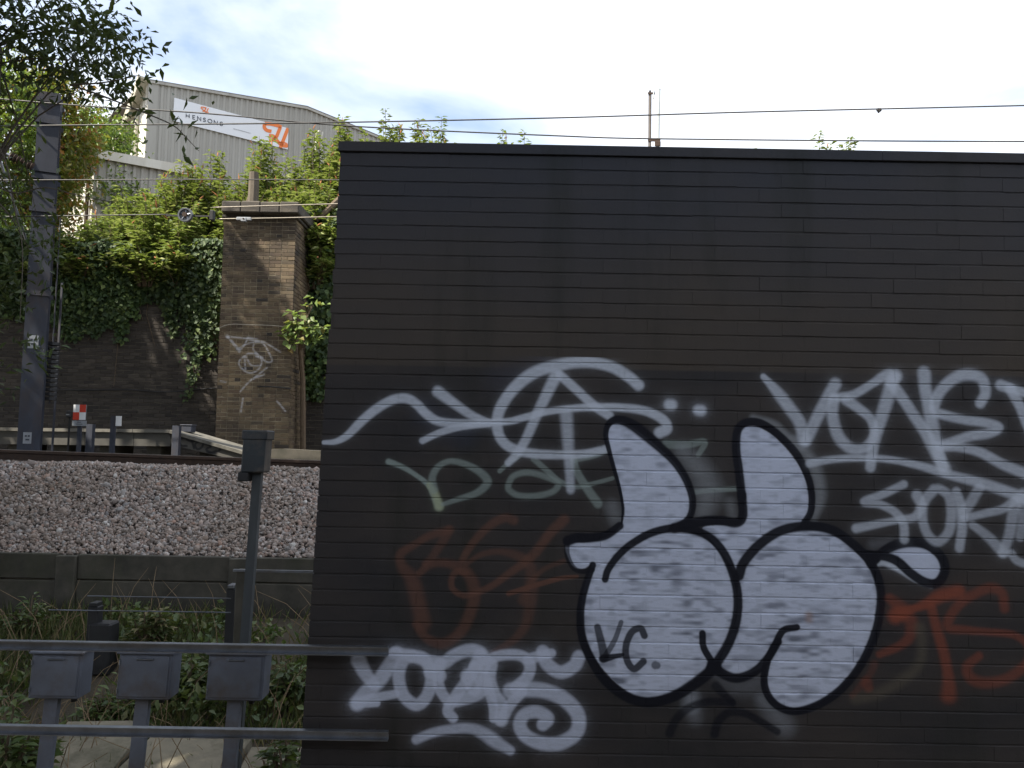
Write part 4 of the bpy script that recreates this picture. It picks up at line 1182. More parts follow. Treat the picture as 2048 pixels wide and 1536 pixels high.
def warehouse():
    C0 = P(297, 160, 38)
    N = Vector((BD.y, -BD.x, 0))          # outward, towards the camera side
    NE = Vector((-BD.x, -BD.y, 0))        # outward of the end wall
    O = Vector((C0.x, C0.y, 0))
    def on(px, py): q = PP(px, py, C0, N); return (q - C0).dot(BD), q.z
    def one(px, py): q = PP(px, py, C0, NE); return (q - C0).dot(BE), q.z
    g = 6.1
    t = thing('warehouse', 'large grey ribbed metal warehouse with a low pitched roof above the shrubs', 'building', (O.x, O.y, g))
    s_ap, z_ap = on(612, 213); s_r, z_r = on(742, 266); s_e = s_r + 7
    z_e = z_r + (z_r - z_ap) / (s_r - s_ap) * 7
    roof = lambda s: C0.z + (z_ap - C0.z) * s / s_ap if s < s_ap else z_ap + (z_r - z_ap) * (s - s_ap) / (s_r - s_ap)
    m = MB(); cladding(m, O, BD, N, .45, s_e, lambda s: roof(s) - .12, g, .30, .05); m.build('wall_cladding', M_clad, t)
    # corner flashing, white return
    def bx(s0, s1, n0, n1, z0, z1, mt, nm, par=t, D=BD, NN=N, org=O):
        A = Matrix(((D.x, NN.x, 0, org.x), (D.y, NN.y, 0, org.y), (0, 0, 1, 0), (0, 0, 0, 1)))
        m = MB(); m.box((s0, n0, z0), (s1, n1, z1), A); return m.build(nm, mt, par)
    bx(0, .46, -.02, .07, g, C0.z - .1, M_clad, 'corner_flashing')
    # end wall under a steep sloping verge
    s1, z1 = one(243, 316)
    s_end = s1 + 2.5; sl = (z1 - C0.z) / s1
    er = lambda s: C0.z + sl * s
    m = MB(); cladding(m, O, BE, NE, 0.0, s1, lambda s: max(g + .1, er(s) - .15), g, .34, .03); m.build('end_wall', M_cladlight, t)
    a = O + NE * .02 - BE * .02
    def strip(pts, d, mt, nm):
        m = MB(); m.prism(pts, d); return m.build(nm, mt, t)
    p = lambda s, z, n=0: O + BE * s + NE * n + Vector((0, 0, z))
    strip([p(-.1, C0.z + .1, .45), p(s1, er(s1) + .15, .45), p(s1, er(s1) - .45, .45), p(-.1, C0.z - .5, .45)], NE * .06, M_fascia, 'verge_fascia')
    strip([p(-.1, C0.z - .05, 0), p(s1, er(s1), 0), p(s1, er(s1) + .1, 0), p(-.1, C0.z + .05, 0)], NE * .45, M_fascia, 'verge_soffit')
    sd_, zd = one(281, 205)
    m = MB(); q = p(sd_, 0, .12); m.tube([(q.x, q.y, g), (q.x, q.y, er(sd_) - .5)], .11, 8); m.build('downpipe', M_fascia, t)
    # roof edge trim and roof sheets
    def edge(sa, sb, za, zb):
        q = [O + BD * sa + Vector((0, 0, za - .17)), O + BD * sb + Vector((0, 0, zb - .17)), O + BD * sb + Vector((0, 0, zb)), O + BD * sa + Vector((0, 0, za))]
        q = [v + N * .06 for v in q]
        strip(q, N * .08, M_cladgrey, 'roof_trim')
        m = MB(); a_, b_ = O + BD * sa + Vector((0, 0, za)) + N * .14, O + BD * sb + Vector((0, 0, zb)) + N * .14
        m.add([a_, b_, b_ - N * 22, a_ - N * 22, a_ - Vector((0, 0, .06)), b_ - Vector((0, 0, .06)), b_ - N * 22 - Vector((0, 0, .06)), a_ - N * 22 - Vector((0, 0, .06))], [(0,1,2,3), (7,6,5,4), (0,4,5,1), (1,5,6,2), (2,6,7,3), (3,7,4,0)])
        m.build('roof', M_roof, t)
    edge(-.05, s_ap, C0.z, z_ap); edge(s_ap, s_e, z_ap, z_e)
    # back and far walls close the shed
    bx(0.02, s_e, -22, -21.9, g, min(C0.z, z_e) - .1, M_clad, 'back_wall'); bx(s_e - .1, s_e, -21.9, -.01, g, z_e - .1, M_clad, 'side_wall')
    # sign board with lettering
    u0, zt0 = on(347, 197); u1, zt1 = on(575, 258); _, zb0 = on(345, 243); _, zb1 = on(573, 300)
    0 and print('sign', u0, u1, zt0, zt1, zb0, zb1, 'roof', C0.z, z_ap, z_r, 's', s_ap, s_r, 'end', s1, z1)
    zt, zb = (zt0 + zt1) / 2, (zb0 + zb1) / 2
    sg = thing('sign_board', 'long white sign board reading HENSONS with an orange monogram on the warehouse wall', 'sign', O + BD * ((u0 + u1) / 2) + N * .1 + Vector((0, 0, zb)))
    A = Matrix(((BD.x, N.x, 0, O.x), (BD.y, N.y, 0, O.y), (0, 0, 1, 0), (0, 0, 0, 1)))
    q0, q1 = u0, u1
    m = MB(); vs = [A @ Vector(v) for v in ((q0, .07, zb0), (q1, .07, zb1), (q1, .07, zt1), (q0, .07, zt0))]; m.prism(vs, N * .06); m.build('panel', M_signface, sg)
    H = zt - zb
    def loc(px, py): s, z = on(px, py); return s, z
    # HENSONS, spaced capitals drawn as flat strokes
    G = {'H': [[(0,0),(0,1)], [(.62,0),(.62,1)], [(0,.5),(.62,.5)]], 'E': [[(.5,0),(0,0),(0,1),(.5,1)], [(0,.5),(.45,.5)]], 'N': [[(0,0),(0,1),(.65,0),(.65,1)]],
         'S': [[(.5,.86),(.38,.98),(.2,1),(.04,.88),(.03,.68),(.2,.55),(.4,.45),(.52,.3),(.47,.1),(.28,0),(.1,.03),(0,.16)]],
         'O': [[(.38 + .38 * cos(a * pi / 10), .5 + .5 * sin(a * pi / 10)) for a in range(21)]]}
    def ribbon(m, pts, w):
        """flat raised stroke on the board; pts and width in photograph pixels, projected on the board"""
        pts = [Vector(p_) for p_ in pts]; n_ = len(pts)
        closed = (pts[0] - pts[-1]).length < 1e-3
        L_, R_ = [], []
        for i in range(n_):
            ta = (pts[i] - pts[i - 1]).normalized() if i else ((pts[-1] - pts[-2]).normalized() if closed else (pts[1] - pts[0]).normalized())
            tb = (pts[i + 1] - pts[i]).normalized() if i < n_ - 1 else ((pts[1] - pts[0]).normalized() if closed else ta)
            bis = (ta + tb).normalized() if (ta + tb).length > .2 else ta
            nn = Vector((-bis.y, bis.x)); k = min(2.2, 1 / max(.3, nn.dot(Vector((-ta.y, ta.x)))))
            L_.append(pts[i] + nn * w / 2 * k); R_.append(pts[i] - nn * w / 2 * k)
        vs = []
        for lvl in (.150, .1305):
            for side in (L_, R_):
                for v in side:
                    s_, z_ = on(v.x, v.y); s_ = min(s_, q1 - .01)
                    vs.append(A @ Vector((s_, lvl, z_)))
        fs = []
        for i in range(n_ - 1):
            fs += [(i, i + n_, i + 1 + n_, i + 1), (i, i + 1, i + 1 + 2 * n_, i + 2 * n_), (i + n_, i + 3 * n_, i + 1 + 3 * n_, i + 1 + n_)]
        m.add(vs, fs)
    ox, oy, sc_ = 330, 180, 7.585
    for ch, xa, xb in zip('HENSONS', (305, 405, 477, 563, 633, 728, 818), (352, 440, 527, 600, 697, 778, 856)):
        m = MB(); ww = {'H': .62, 'E': .5, 'N': .65, 'S': .52, 'O': .76}[ch]
        for st in G[ch]:
            ribbon(m, [(ox + (xa + (xb - xa) * a / ww) / sc_, oy + (428 + (xa - 305) * .235 + (xb - xa) * a / ww * .2 - b * 56) / sc_) for a, b in st], 1.15)
        m.build('letter', M_print, sg)
    SB = [[(1503,514),(1488,565),(1520,618),(1595,638)], [(1498,520),(1600,530),(1690,552),(1748,574)], [(1732,572),(1702,650),(1668,725),(1615,765),(1560,775)],
          [(1560,700),(1630,715),(1690,790),(1770,850),(1835,858),(1860,835)], [(1848,590),(1795,725),(1732,885)], [(1690,812),(1770,806),(1830,825)]]
    m = MB()
    for S in SB: ribbon(m, [tuple(v) for v in crom([(ox + x / sc_, oy + y / sc_) for x, y in S], 5)], 6.6 if S[0][0] != 1690 else 2.8)
    m.build('monogram', M_orange, sg)
    m = MB()
    for S in SB: ribbon(m, [tuple(v) for v in crom([(ox + (533 + (x - 1490) * .30) / sc_, oy + (268 + (y - 510) * .26) / sc_) for x, y in S], 5)], 1.9 if S[0][0] != 1690 else 1.0)
    m.build('monogram', M_orange, sg)
    m = MB(); x = 464.0
    while x < 498:
        w_ = random.uniform(1.0, 2.6); yy = 258.6 + (x - 464) * .26
        ribbon(m, [(x, yy), (x + w_, yy + w_ * .26)], .8); x += w_ + .7
    m.build('tagline', M_greyprint, sg)['kind'] = 'stuff'
    # pale handrail hoop against the wall
    s0, zz = on(620, 268); s2, z2 = on(632, 268)
    hp = thing('roof_handrail', 'pale tubular handrail hoop standing before the warehouse above the shrubs', 'handrail', O + BD * s0 + N * .7 + Vector((0, 0, g)))
    P0 = O + BD * s0 + N * .7; P1 = O + BD * s2 + N * .7
    m = MB(); m.tube([(P0.x, P0.y, g), (P0.x, P0.y, zz - .15), (P0.x * .6 + P1.x * .4, P0.y * .6 + P1.y * .4, zz), (P1.x, P1.y, zz + .02), (P1.x, P1.y, g)], .045, 7); m.build('hoop', M_cladlight, hp)
warehouse()

def shed():
    C0 = P(190, 312, 30)
    N = Vector((BD.y, -BD.x, 0)); NE = Vector((-BD.x, -BD.y, 0)); O = Vector((C0.x, C0.y, 0))
    def on(px, py): q = PP(px, py, C0, N); return (q - C0).dot(BD), q.z
    g = 6.0
    t = thing('storage_shed', 'smaller pale ribbed metal shed with a white roof edge left of the warehouse', 'building', (O.x, O.y, g))
    s1, z1 = on(300, 332)
    top = lambda s: C0.z + (z1 - C0.z) * s / s1
    S = s1 + 1.5
    m = MB(); cladding(m, O, BD, N, .0, S, lambda s: top(s) - .1, g, .30, .05); m.build('wall_cladding', M_cladgrey, t)
    m = MB(); cladding(m, O, BE, NE, 0, 9, lambda s: C0.z - .1 - s * .12, g, .34, .03); m.build('end_wall', M_cladlight, t)
    q = [O + BD * -.35 + Vector((0, 0, top(-.35) - .12)), O + BD * S + Vector((0, 0, top(S) - .12)), O + BD * S + Vector((0, 0, top(S) + .22)), O + BD * -.35 + Vector((0, 0, top(-.35) + .22))]
    m = MB(); m.prism([v + N * .15 for v in q], N * .07); m.build('fascia', M_cladlight, t)
    for dz, nm, mt in ((.1, 'roof', M_roof),):
        a_, b_ = O + BD * -.35 + Vector((0, 0, top(-.35) + dz)) + N * .15, O + BD * S + Vector((0, 0, top(S) + dz)) + N * .15
        m = MB(); m.add([a_, b_, b_ - N * 9 + Vector((0, 0, -1.0)), a_ - N * 9 + Vector((0, 0, -1.0))], [(0, 1, 2, 3)]); m.build(nm, mt, t)
    e0 = O + NE * .02 + BD * -.33
    m = MB(); m.prism([e0 + Vector((0, 0, C0.z - .2)), e0 + BE * 9 + Vector((0, 0, C0.z - 1.3)), e0 + BE * 9 + Vector((0, 0, C0.z - .95)), e0 + Vector((0, 0, C0.z + .2))], NE * .06); m.build('verge_fascia', M_fascia, t)
    m = MB(); w = O + NE * .12 + BE * .25; m.tube([(w.x, w.y, g), (w.x, w.y, C0.z - .3)], .07, 7); m.build('downpipe', M_rust, t)
shed()

def antenna():
    Y = 24
    a, b = P(1300, 186, Y), P(1299, 292, Y)
    t = thing('antenna_mast', 'slender brown antenna pole rising above the graffiti wall', 'antenna', (b.x, Y, 6.1))
    m = MB(); m.tube([(b.x, Y, 6.1), (a.x, Y, a.z)], .047, 10); m.build('pole', M_antenna, t)
    w = P(1300.5, 160, Y); m = MB(); m.tube([(a.x, Y, a.z), (w.x, Y, w.z)], .010, 5); m.build('whip', M_tube, t)
    m = MB(); m.tube([(a.x, Y, a.z - .02), (a.x, Y, a.z + .07)], .035, 8); m.build('cap', M_black, t)
    for py in (188, 282):
        q = P(1300, py, Y)
        m = MB(); m.box((q.x - .07, Y - .06, q.z - .03), (q.x + (.30 if py > 200 else .14), Y - .035, q.z + .03)); m.build('bracket', M_rust, t)
    c = P(1307, 188, Y); d = P(1307, 200, Y)
    m = MB(); m.tube([(c.x, Y - .08, c.z + .06), (c.x - .02, Y - .08, d.z)], .022, 6); m.build('dipole', M_tube, t)
    e, f = P(1318, 180, Y), P(1315.5, 296, Y)
    s = thing('antenna_tube', 'pale whip antenna tube standing just right of the brown pole', 'antenna', (f.x, Y - .05, f.z - .2))
    m = MB(); m.tube([(f.x, Y - .02, f.z - .3), (e.x, Y - .02, e.z)], .042, 9); m.build('tube', M_tube, s)
    m = MB(); m.tube([(e.x, Y - .02, e.z), (e.x, Y - .02, e.z + .025)], .045, 9); m.build('cap', M_tube, s)
    u, v = P(1306, 284, Y), P(1317, 288, Y)
    m = MB(); m.bbox((u.x + .04, Y - .1, v.z - .1), (v.x + .05, Y - .055, v.z + .05), .01); m.build('clamp', M_rust, s)
    m = MB(); m.tube([(v.x - .08, Y - .08, v.z - .1), (v.x - .1, Y - .08, v.z - .5)], .012, 5); m.build('cable', M_black, s)
antenna()

# ------------------------------------------------------------------ vegetation
L_sun = leafmat('shrub_leaves', [(0.0, (0.055, 0.09, 0.02)), (0.35, (0.12, 0.17, 0.042)), (0.7, (0.21, 0.25, 0.075)), (1.0, (0.33, 0.34, 0.14))], .38, .45)
L_ivy = leafmat('ivy_leaves', [(0.0, (0.022, 0.045, 0.014)), (0.5, (0.04, 0.075, 0.02)), (0.85, (0.08, 0.125, 0.03)), (1.0, (0.14, 0.18, 0.05))], .22, .62, 1.2)
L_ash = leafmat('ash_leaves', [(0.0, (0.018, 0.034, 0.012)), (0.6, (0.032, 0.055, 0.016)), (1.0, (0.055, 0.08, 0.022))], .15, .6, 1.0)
L_autumn = leafmat('turning_leaves', [(0.0, (0.09, 0.12, 0.02)), (0.45, (0.15, 0.17, 0.03)), (0.7, (0.22, 0.19, 0.035)), (0.88, (0.30, 0.15, 0.03)), (1.0, (0.34, 0.10, 0.03))], .38, .5)
L_green = leafmat('lime_leaves', [(0.0, (0.07, 0.12, 0.02)), (0.5, (0.11, 0.18, 0.03)), (1.0, (0.16, 0.24, 0.05))], .4, .5)
L_maple = leafmat('young_leaves', [(0.0, (0.14, 0.22, 0.05)), (0.8, (0.22, 0.30, 0.09)), (1.0, (0.30, 0.20, 0.07))], .4, .45)
L_weed = leafmat('weed_leaves', [(0.0, (0.05, 0.085, 0.025)), (0.5, (0.085, 0.125, 0.035)), (0.85, (0.13, 0.16, 0.055)), (1.0, (0.17, 0.15, 0.07))], .25, .5, 2.0)
L_grass = leafmat('grass_blades', [(0.0, (0.06, 0.09, 0.025)), (0.6, (0.10, 0.12, 0.04)), (1.0, (0.24, 0.19, 0.09))], .25, .7, 2.0)

def shrub(base, h, rad, n, label, mat=L_sun, flat=.45, spikes=.35, lsize=.17, group='flowering shrubs along the bank', dense=1.0, arch=.5, cat='shrub'):
    t = thing('shrub', label, cat, base, group)
    rng = np.random.default_rng(abs(hash((round(base[0] * 10), round(base[1] * 10), n))) % 2**31)
    rng = np.random.default_rng(int(abs(base[0] * 997 + base[1] * 131 + n * 7)) + 5)
    sm, fm = MB(), MB()
    pos, dr, nr = [], [], []
    B = Vector(base)
    for i in range(n):
        az = rng.uniform(0, 2 * pi); out = rad * math.sqrt(rng.random()); hh = h * (1 - flat * (out / rad) ** 2) * rng.uniform(.72, 1.08)
        d = Vector((cos(az), sin(az), 0))
        pts = []
        for k in range(7):
            u = k / 6
            pts.append(B + d * out * (.25 + .75 * u ** 1.4) + Vector((0, 0, hh * (u - arch * .22 * u ** 3 * (out / rad)))) + Vector((rng.normal(), rng.normal(), 0)) * .04 * u * h * .3)
        sm.tube(pts, [.016 - .0115 * k / 6 for k in range(7)], 4, False)
        nl = int(40 * dense * hh / 1.6)
        for j in range(nl):
            u = .18 + .82 * (j + rng.random()) / nl
            k = min(5, int(u * 6)); f = u * 6 - k
            p = pts[k].lerp(pts[k + 1], f)
            a2 = rng.uniform(0, 2 * pi)
            side = Vector((cos(a2), sin(a2), rng.uniform(-.35, .45))).normalized()
            off = side * rng.uniform(0, .14) * (1.3 - u)
            pos.append(p + off); dr.append(side); nr.append(Vector((rng.normal() * .35, rng.normal() * .35, 1)))
        if rng.random() < spikes * .6:
            tip = pts[-1]; td = (pts[-1] - pts[-2]).normalized() + Vector((rng.normal() * .3, rng.normal() * .3, -.1))
            L = rng.uniform(.12, .26)
            q = [tip + td.normalized() * L * v for v in (0, .3, .6, 1)]
            for z_, v in enumerate(q): q[z_] = v + Vector((0, 0, -.25 * L * (z_ / 3) ** 2))
            fm.tube(q, [.010, .017, .011, .003], 5)
    sm.build('stem', M_twig, t)['kind'] = 'stuff'
    sz = lsize * rng.uniform(.6, 1.25, len(pos))
    leaf_mesh('leaves', np.array([tuple(v) for v in pos]), np.array([tuple(v) for v in dr]), np.array([tuple(v) for v in nr]), sz, sz * .42, mat, t)['kind'] = 'stuff'
    if fm.v: fm.build('flower_spike', M_spike, t)['kind'] = 'stuff'
    return t

def tree(base, pts_trunk, r0, clumps, per, spread, lsize, mat, label, limbs=None, lk=.30, cat='tree', elong=.5, up=.6, group=None):
    t = thing('tree', label, cat, base, group)
    m = MB(); k = len(pts_trunk)
    m.tube(pts_trunk, [r0 * (1 - .65 * i / (k - 1)) for i in range(k)], 10); m.build('trunk', M_bark, t)
    cl = np.asarray(clumps)
    # limbs from the trunk to a share of the clumps
    lm = MB()
    T = [Vector(p) for p in pts_trunk]
    rng = np.random.default_rng(len(cl) + 17)
    pa = np.broadcast_to(np.asarray(per), (len(cl),))
    sel = [i for i in rng.permutation(len(cl)) if pa[i] > 4][:limbs or max(6, len(cl) // 5)]
    for i in sel:
        c = Vector(cl[i])
        j = max(1, min(k - 1, int(k * (.35 + .6 * rng.random()))))
        a = T[j]; mid = a.lerp(c, .5) + Vector((0, 0, .12 * (c - a).length))
        lm.tube([a, a.lerp(mid, .5) + Vector((0, 0, .04 * (c - a).length)), mid, mid.lerp(c, .6), c], [r0 * lk, r0 * lk * .7, r0 * lk * .5, r0 * lk * .3, r0 * lk * .12], 5, False)
    lm.build('limbs', M_bark, t)['kind'] = 'stuff'
    p = cloud(cl, per, spread, rng); n = len(p)
    d = rdir(n, -.25, rng); nn = rdir(n, up * 2, rng)
    s = lsize * rng.uniform(.6, 1.3, n)
    leaf_mesh('crown', p, d, nn, s, s * elong, mat, t)['kind'] = 'stuff'
    return t

def background_shrubs():
    # (px, py of the top), Y, base height, radius, stems
    gz = 5.75
    spec = [((212, 425), 19.0, .8, 70, 'leafy shrub at the foot of the pale shed', .15),
            ((262, 372), 19.6, .9, 90, 'rounded green shrub rising in front of the pale shed', .15),
            ((318, 338), 20.2, 1.0, 110, 'tall green shrub overlapping the lower corner of the warehouse', .25),
            ((375, 322), 19.8, 1.0, 110, 'bushy shrub directly below the left part of the sign', .35),
            ((432, 312), 20.6, 1.0, 110, 'shrub with withered orange flower spikes below the middle of the sign', .6),
            ((492, 322), 19.8, .9, 100, 'broad shrub behind the left half of the buttress', .3),
            ((540, 272), 20.8, .85, 95, 'tall shrub whose tip overlaps the large orange monogram', .6),
            ((590, 305), 19.6, .9, 100, 'shrub right behind the buttress cap', .35),
            ((640, 262), 20.6, .9, 110, 'tall shrub beside the pale handrail hoop', .6),
            ((682, 250), 19.7, .8, 110, 'shrub pressed against the top left corner of the graffiti wall', .6)]
    for (px, py), Y, rad, n, lab, sp in spec:
        q = P(px, py, Y)
        shrub((q.x, Y, gz), q.z - gz, rad, n, lab, spikes=sp, dense=1.35)
    # lower front rank spilling over the wall
    for i, (px, py, Y, rad, lab) in enumerate(((150, 462, 18.1, .6, 'low shaded bush on the wall top near the mast'), (212, 452, 18.2, .7, 'low bush spilling over the wall top below the shed'), (275, 430, 18.3, .75, 'low bush on the wall top below the thin wires'),
                                  (338, 415, 18.2, .75, 'low bush behind the round pulley'), (398, 405, 18.3, .75, 'low bush beside the left edge of the buttress cap'), (618, 385, 18.3, .7, 'low bright bush right of the buttress cap'), (662, 372, 18.2, .8, 'bright bush between the buttress and the graffiti wall'))):
        q = P(px, py, Y)
        Yb = 17.28 + .12 * (i % 3)
        shrub((q.x, Yb, 5.5), q.z - 5.5, rad, 70, lab, spikes=.2, dense=1.9, flat=.7, group='low bushes on the wall top', arch=1.6)
    # sprigs showing above the graffiti wall
    for px, py, Y, rad, n, lab in ((735, 262, 20, .45, 26, 'shrub tips just right of the top left corner of the graffiti wall'), (785, 226, 20.4, .38, 34, 'tallest leafy tips above the graffiti wall, left of centre'), (838, 238, 20.2, .40, 30, 'leafy arching tips above the wall below the crossing wires'),
                                   (878, 250, 20.0, .34, 22, 'small leafy tips ending the clump above the wall'), (975, 266, 20.3, .18, 8, 'single thin sprig above the wall'), (1005, 266, 20.1, .22, 12, 'small sprig with two tips above the wall'), (1055, 264, 20.2, .26, 14, 'loose sprig of drooping leaves above the wall'),
                                   (1518, 292, 20.2, .35, 10, 'barely visible leaf tips above the wall right of the antenna'), (1647, 250, 20.2, .16, 9, 'tall thin sprig of dark leaves above the wall at the right'), (1690, 270, 20.0, .36, 18, 'low spreading sprig beside the tall thin one at the right')):
        q = P(px, py, Y)
        shrub((q.x, Y, 5.75), q.z - 5.75, rad, n, lab, spikes=.25, dense=1.5, flat=.12, lsize=.16, group='sprigs showing above the graffiti wall', arch=.3)
    # weathered stump of a post behind the cap
    a, b = P(507, 345, 18.6), P(507, 402, 18.6)
    t = thing('old_post', 'weathered grey wooden post among the shrubs behind the buttress cap', 'post', (a.x, 18.6, 5.7))
    m = MB(); m.tube([(a.x, 18.6, 5.7), (a.x + .02, 18.6, (a.z + b.z) / 2), (a.x + .01, 18.6, a.z)], [.13, .12, .105], 9); m.build('shaft', surf('weathered_wood', (0.15, 0.125, 0.095), (0.10, 0.08, 0.06), 8, 0.95, 0.5, 30, stretch=(1, 1, .2)), t)
    m = MB(); m.tube([(a.x - .3, 18.5, b.z - .3), (a.x - .12, 18.6, b.z - .1), (a.x, 18.6, b.z + .3)], [.06, .05, .04], 7); m.build('side_branch', M_twig, t)
    # brown branch between the buttress and the wall
    c = [P(632, 440, 17.0), P(650, 425, 17.0), P(668, 408, 17.1), P(700, 380, 17.3)]
    m = MB(); m.tube(c, [.05, .06, .065, .07], 7); o = m.build('branch', M_twig); tag(o, 'bare brown branch slanting up from the buttress cap to the graffiti wall', 'branch')
background_shrubs()

def ivy():
    rng = np.random.default_rng(5)
    def mass(pts_fn, N, label, size, mat=L_ivy, cat='ivy', base=None, Y=RY):
        p = pts_fn(N)
        n = len(p)
        d = np.stack([rng.normal(0, .7, n), rng.normal(-.25, .3, n), rng.normal(-.8, .5, n)], 1)
        nn = np.stack([rng.normal(0, .35, n), -1 + rng.normal(0, .3, n), .75 + rng.normal(0, .3, n)], 1)
        s = size * rng.uniform(.55, 1.3, n)
        t = thing('ivy', label, cat, base or tuple(p[0]))
        leaf_mesh('leaves', p, d, nn, s, s * .85, mat, t, .1)['kind'] = 'stuff'
        m = MB()
        for _ in range(9):
            a = p[rng.integers(n)]; L = rng.uniform(.4, 1.4)
            m.tube([(a[0], Y - .03, a[2]), (a[0] + rng.normal() * .08, Y - .035, a[2] - L / 2), (a[0] + rng.normal() * .12, Y - .03, a[2] - L)], .007, 4, False)
        m.build('stem', M_twig, t)['kind'] = 'stuff'
    def strands(x0, x1, ztop, lens, n_str, per):
        def f(N):
            out = []
            for _ in range(n_str):
                x = rng.uniform(x0, x1); Lm = lens((x - x0) / (x1 - x0)) * rng.uniform(.25, 1.15)
                k = int(per * max(.3, Lm))
                u = rng.random(k) ** 1.3
                zz = ztop - .05 + .30 * np.sin(x * 1.9) * np.sin(x * .83 + 1) - u * Lm
                w = .10 * (1 - .6 * u) + .02
                out.append(np.stack([x + rng.normal(0, 1, k) * w + .12 * np.sin(u * 5 + x * 3), RY - .05 - np.abs(rng.normal(0, .12, k)) * (1.15 - u), zz], 1))
            return np.concatenate(out)
        return f
    zt = P(300, 490, RY).z
    X = lambda px: P(px, 600, RY).x
    mass(strands(X(100), X(230), zt, lambda u: 1.7, 80, 150), 0, 'dark ivy hanging from the wall top beside the mast', .10, base=(X(165), RY, zt))
    mass(strands(X(225), X(345), zt, lambda u: 1.3 + .6 * math.sin(u * 7), 80, 150), 0, 'short dense fringe of ivy along the middle of the wall top', .10, base=(X(285), RY, zt))
    mass(strands(X(345), X(440), zt, lambda u: .7 + 1.6 * u, 60, 130), 0, 'sunlit ivy trailing far down the wall beside the buttress', .10, base=(X(395), RY, zt))
    mass(strands(X(360), X(400), zt, lambda u: 2.9 if u > .3 else 1.5, 12, 70), 0, 'longest single trail of ivy reaching halfway down the wall', .095, base=(X(380), RY, zt))
    mass(strands(X(-80), X(105), zt, lambda u: 1.6, 70, 110), 0, 'shaded ivy covering the wall top behind the mast', .11, base=(X(10), RY, zt))
    def right(N):
        x = rng.uniform(P(598, 600, RY).x, P(720, 600, RY).x, N); z = rng.uniform(P(640, 800, RY).z, P(640, 425, RY).z, N)
        dens = np.clip(.35 + .6 * np.sin(x * 9 + z * 2.1) * np.sin(z * 3.3 + x) + .3, 0, 1) * np.clip((z - 2.6) / 1.5, .15, 1)
        k = rng.random(N) < dens
        return np.stack([x[k], RY - .06 - np.abs(rng.normal(0, .15, k.sum())), z[k]], 1)
    mass(lambda N: right(9000), 0, 'curtain of ivy between the buttress and the graffiti wall', .11, base=(P(650, 600, RY).x, RY, 2))
ivy()

def sapling():
    # young bright tree growing from the right side of the buttress
    Y = 15.8
    root = P(612, 790, 16.6)
    t = thing('sapling', 'young maple with bright green leaves growing beside the buttress', 'sapling', (root.x, 16.6, 1.8))
    tr = [Vector((root.x, 16.6, 1.8)), P(606, 760, 16.4), P(600, 700, 16.2), P(604, 655, Y), P(625, 610, Y)]
    m = MB(); m.tube(tr, [.06, .05, .04, .03, .015], 7); m.build('trunk', M_twig, t)
    cl = [(622, 605, 5), (600, 628, 8), (592, 645, 8), (615, 650, 10), (580, 662, 12), (600, 668, 12), (625, 665, 9), (578, 655, 8), (588, 680, 8), (648, 655, 5), (632, 678, 4)]
    rng = np.random.default_rng(3); pos = []
    for px, py, k in cl:
        c = P(px, py, Y); m_ = MB()
        for _ in range(k * 2): pos.append(tuple(c + Vector((rng.normal() * .09, rng.normal() * .10, rng.normal() * .07))))
    m = MB()
    for px, py, k in cl:
        c = P(px, py, Y); a = tr[3] if py < 665 else tr[2]; m.tube([a, a.lerp(c, .5) + Vector((0, 0, .05)), c], [.014, .009, .004], 4, False)
    m.build('twigs', M_twig, t)['kind'] = 'stuff'
    p = np.array(pos); n = len(p)
    d = np.stack([rng.normal(0, .8, n), rng.normal(-.4, .3, n), rng.normal(-.35, .4, n)], 1); nn = np.stack([rng.normal(-.5, .3, n), rng.normal(-.5, .3, n), np.full(n, 1.0)], 1)
    s = .15 * rng.uniform(.6, 1.2, n)
    leaf_mesh('leaves', p, d, nn, s, s * .8, L_maple, t)['kind'] = 'stuff'
sapling()

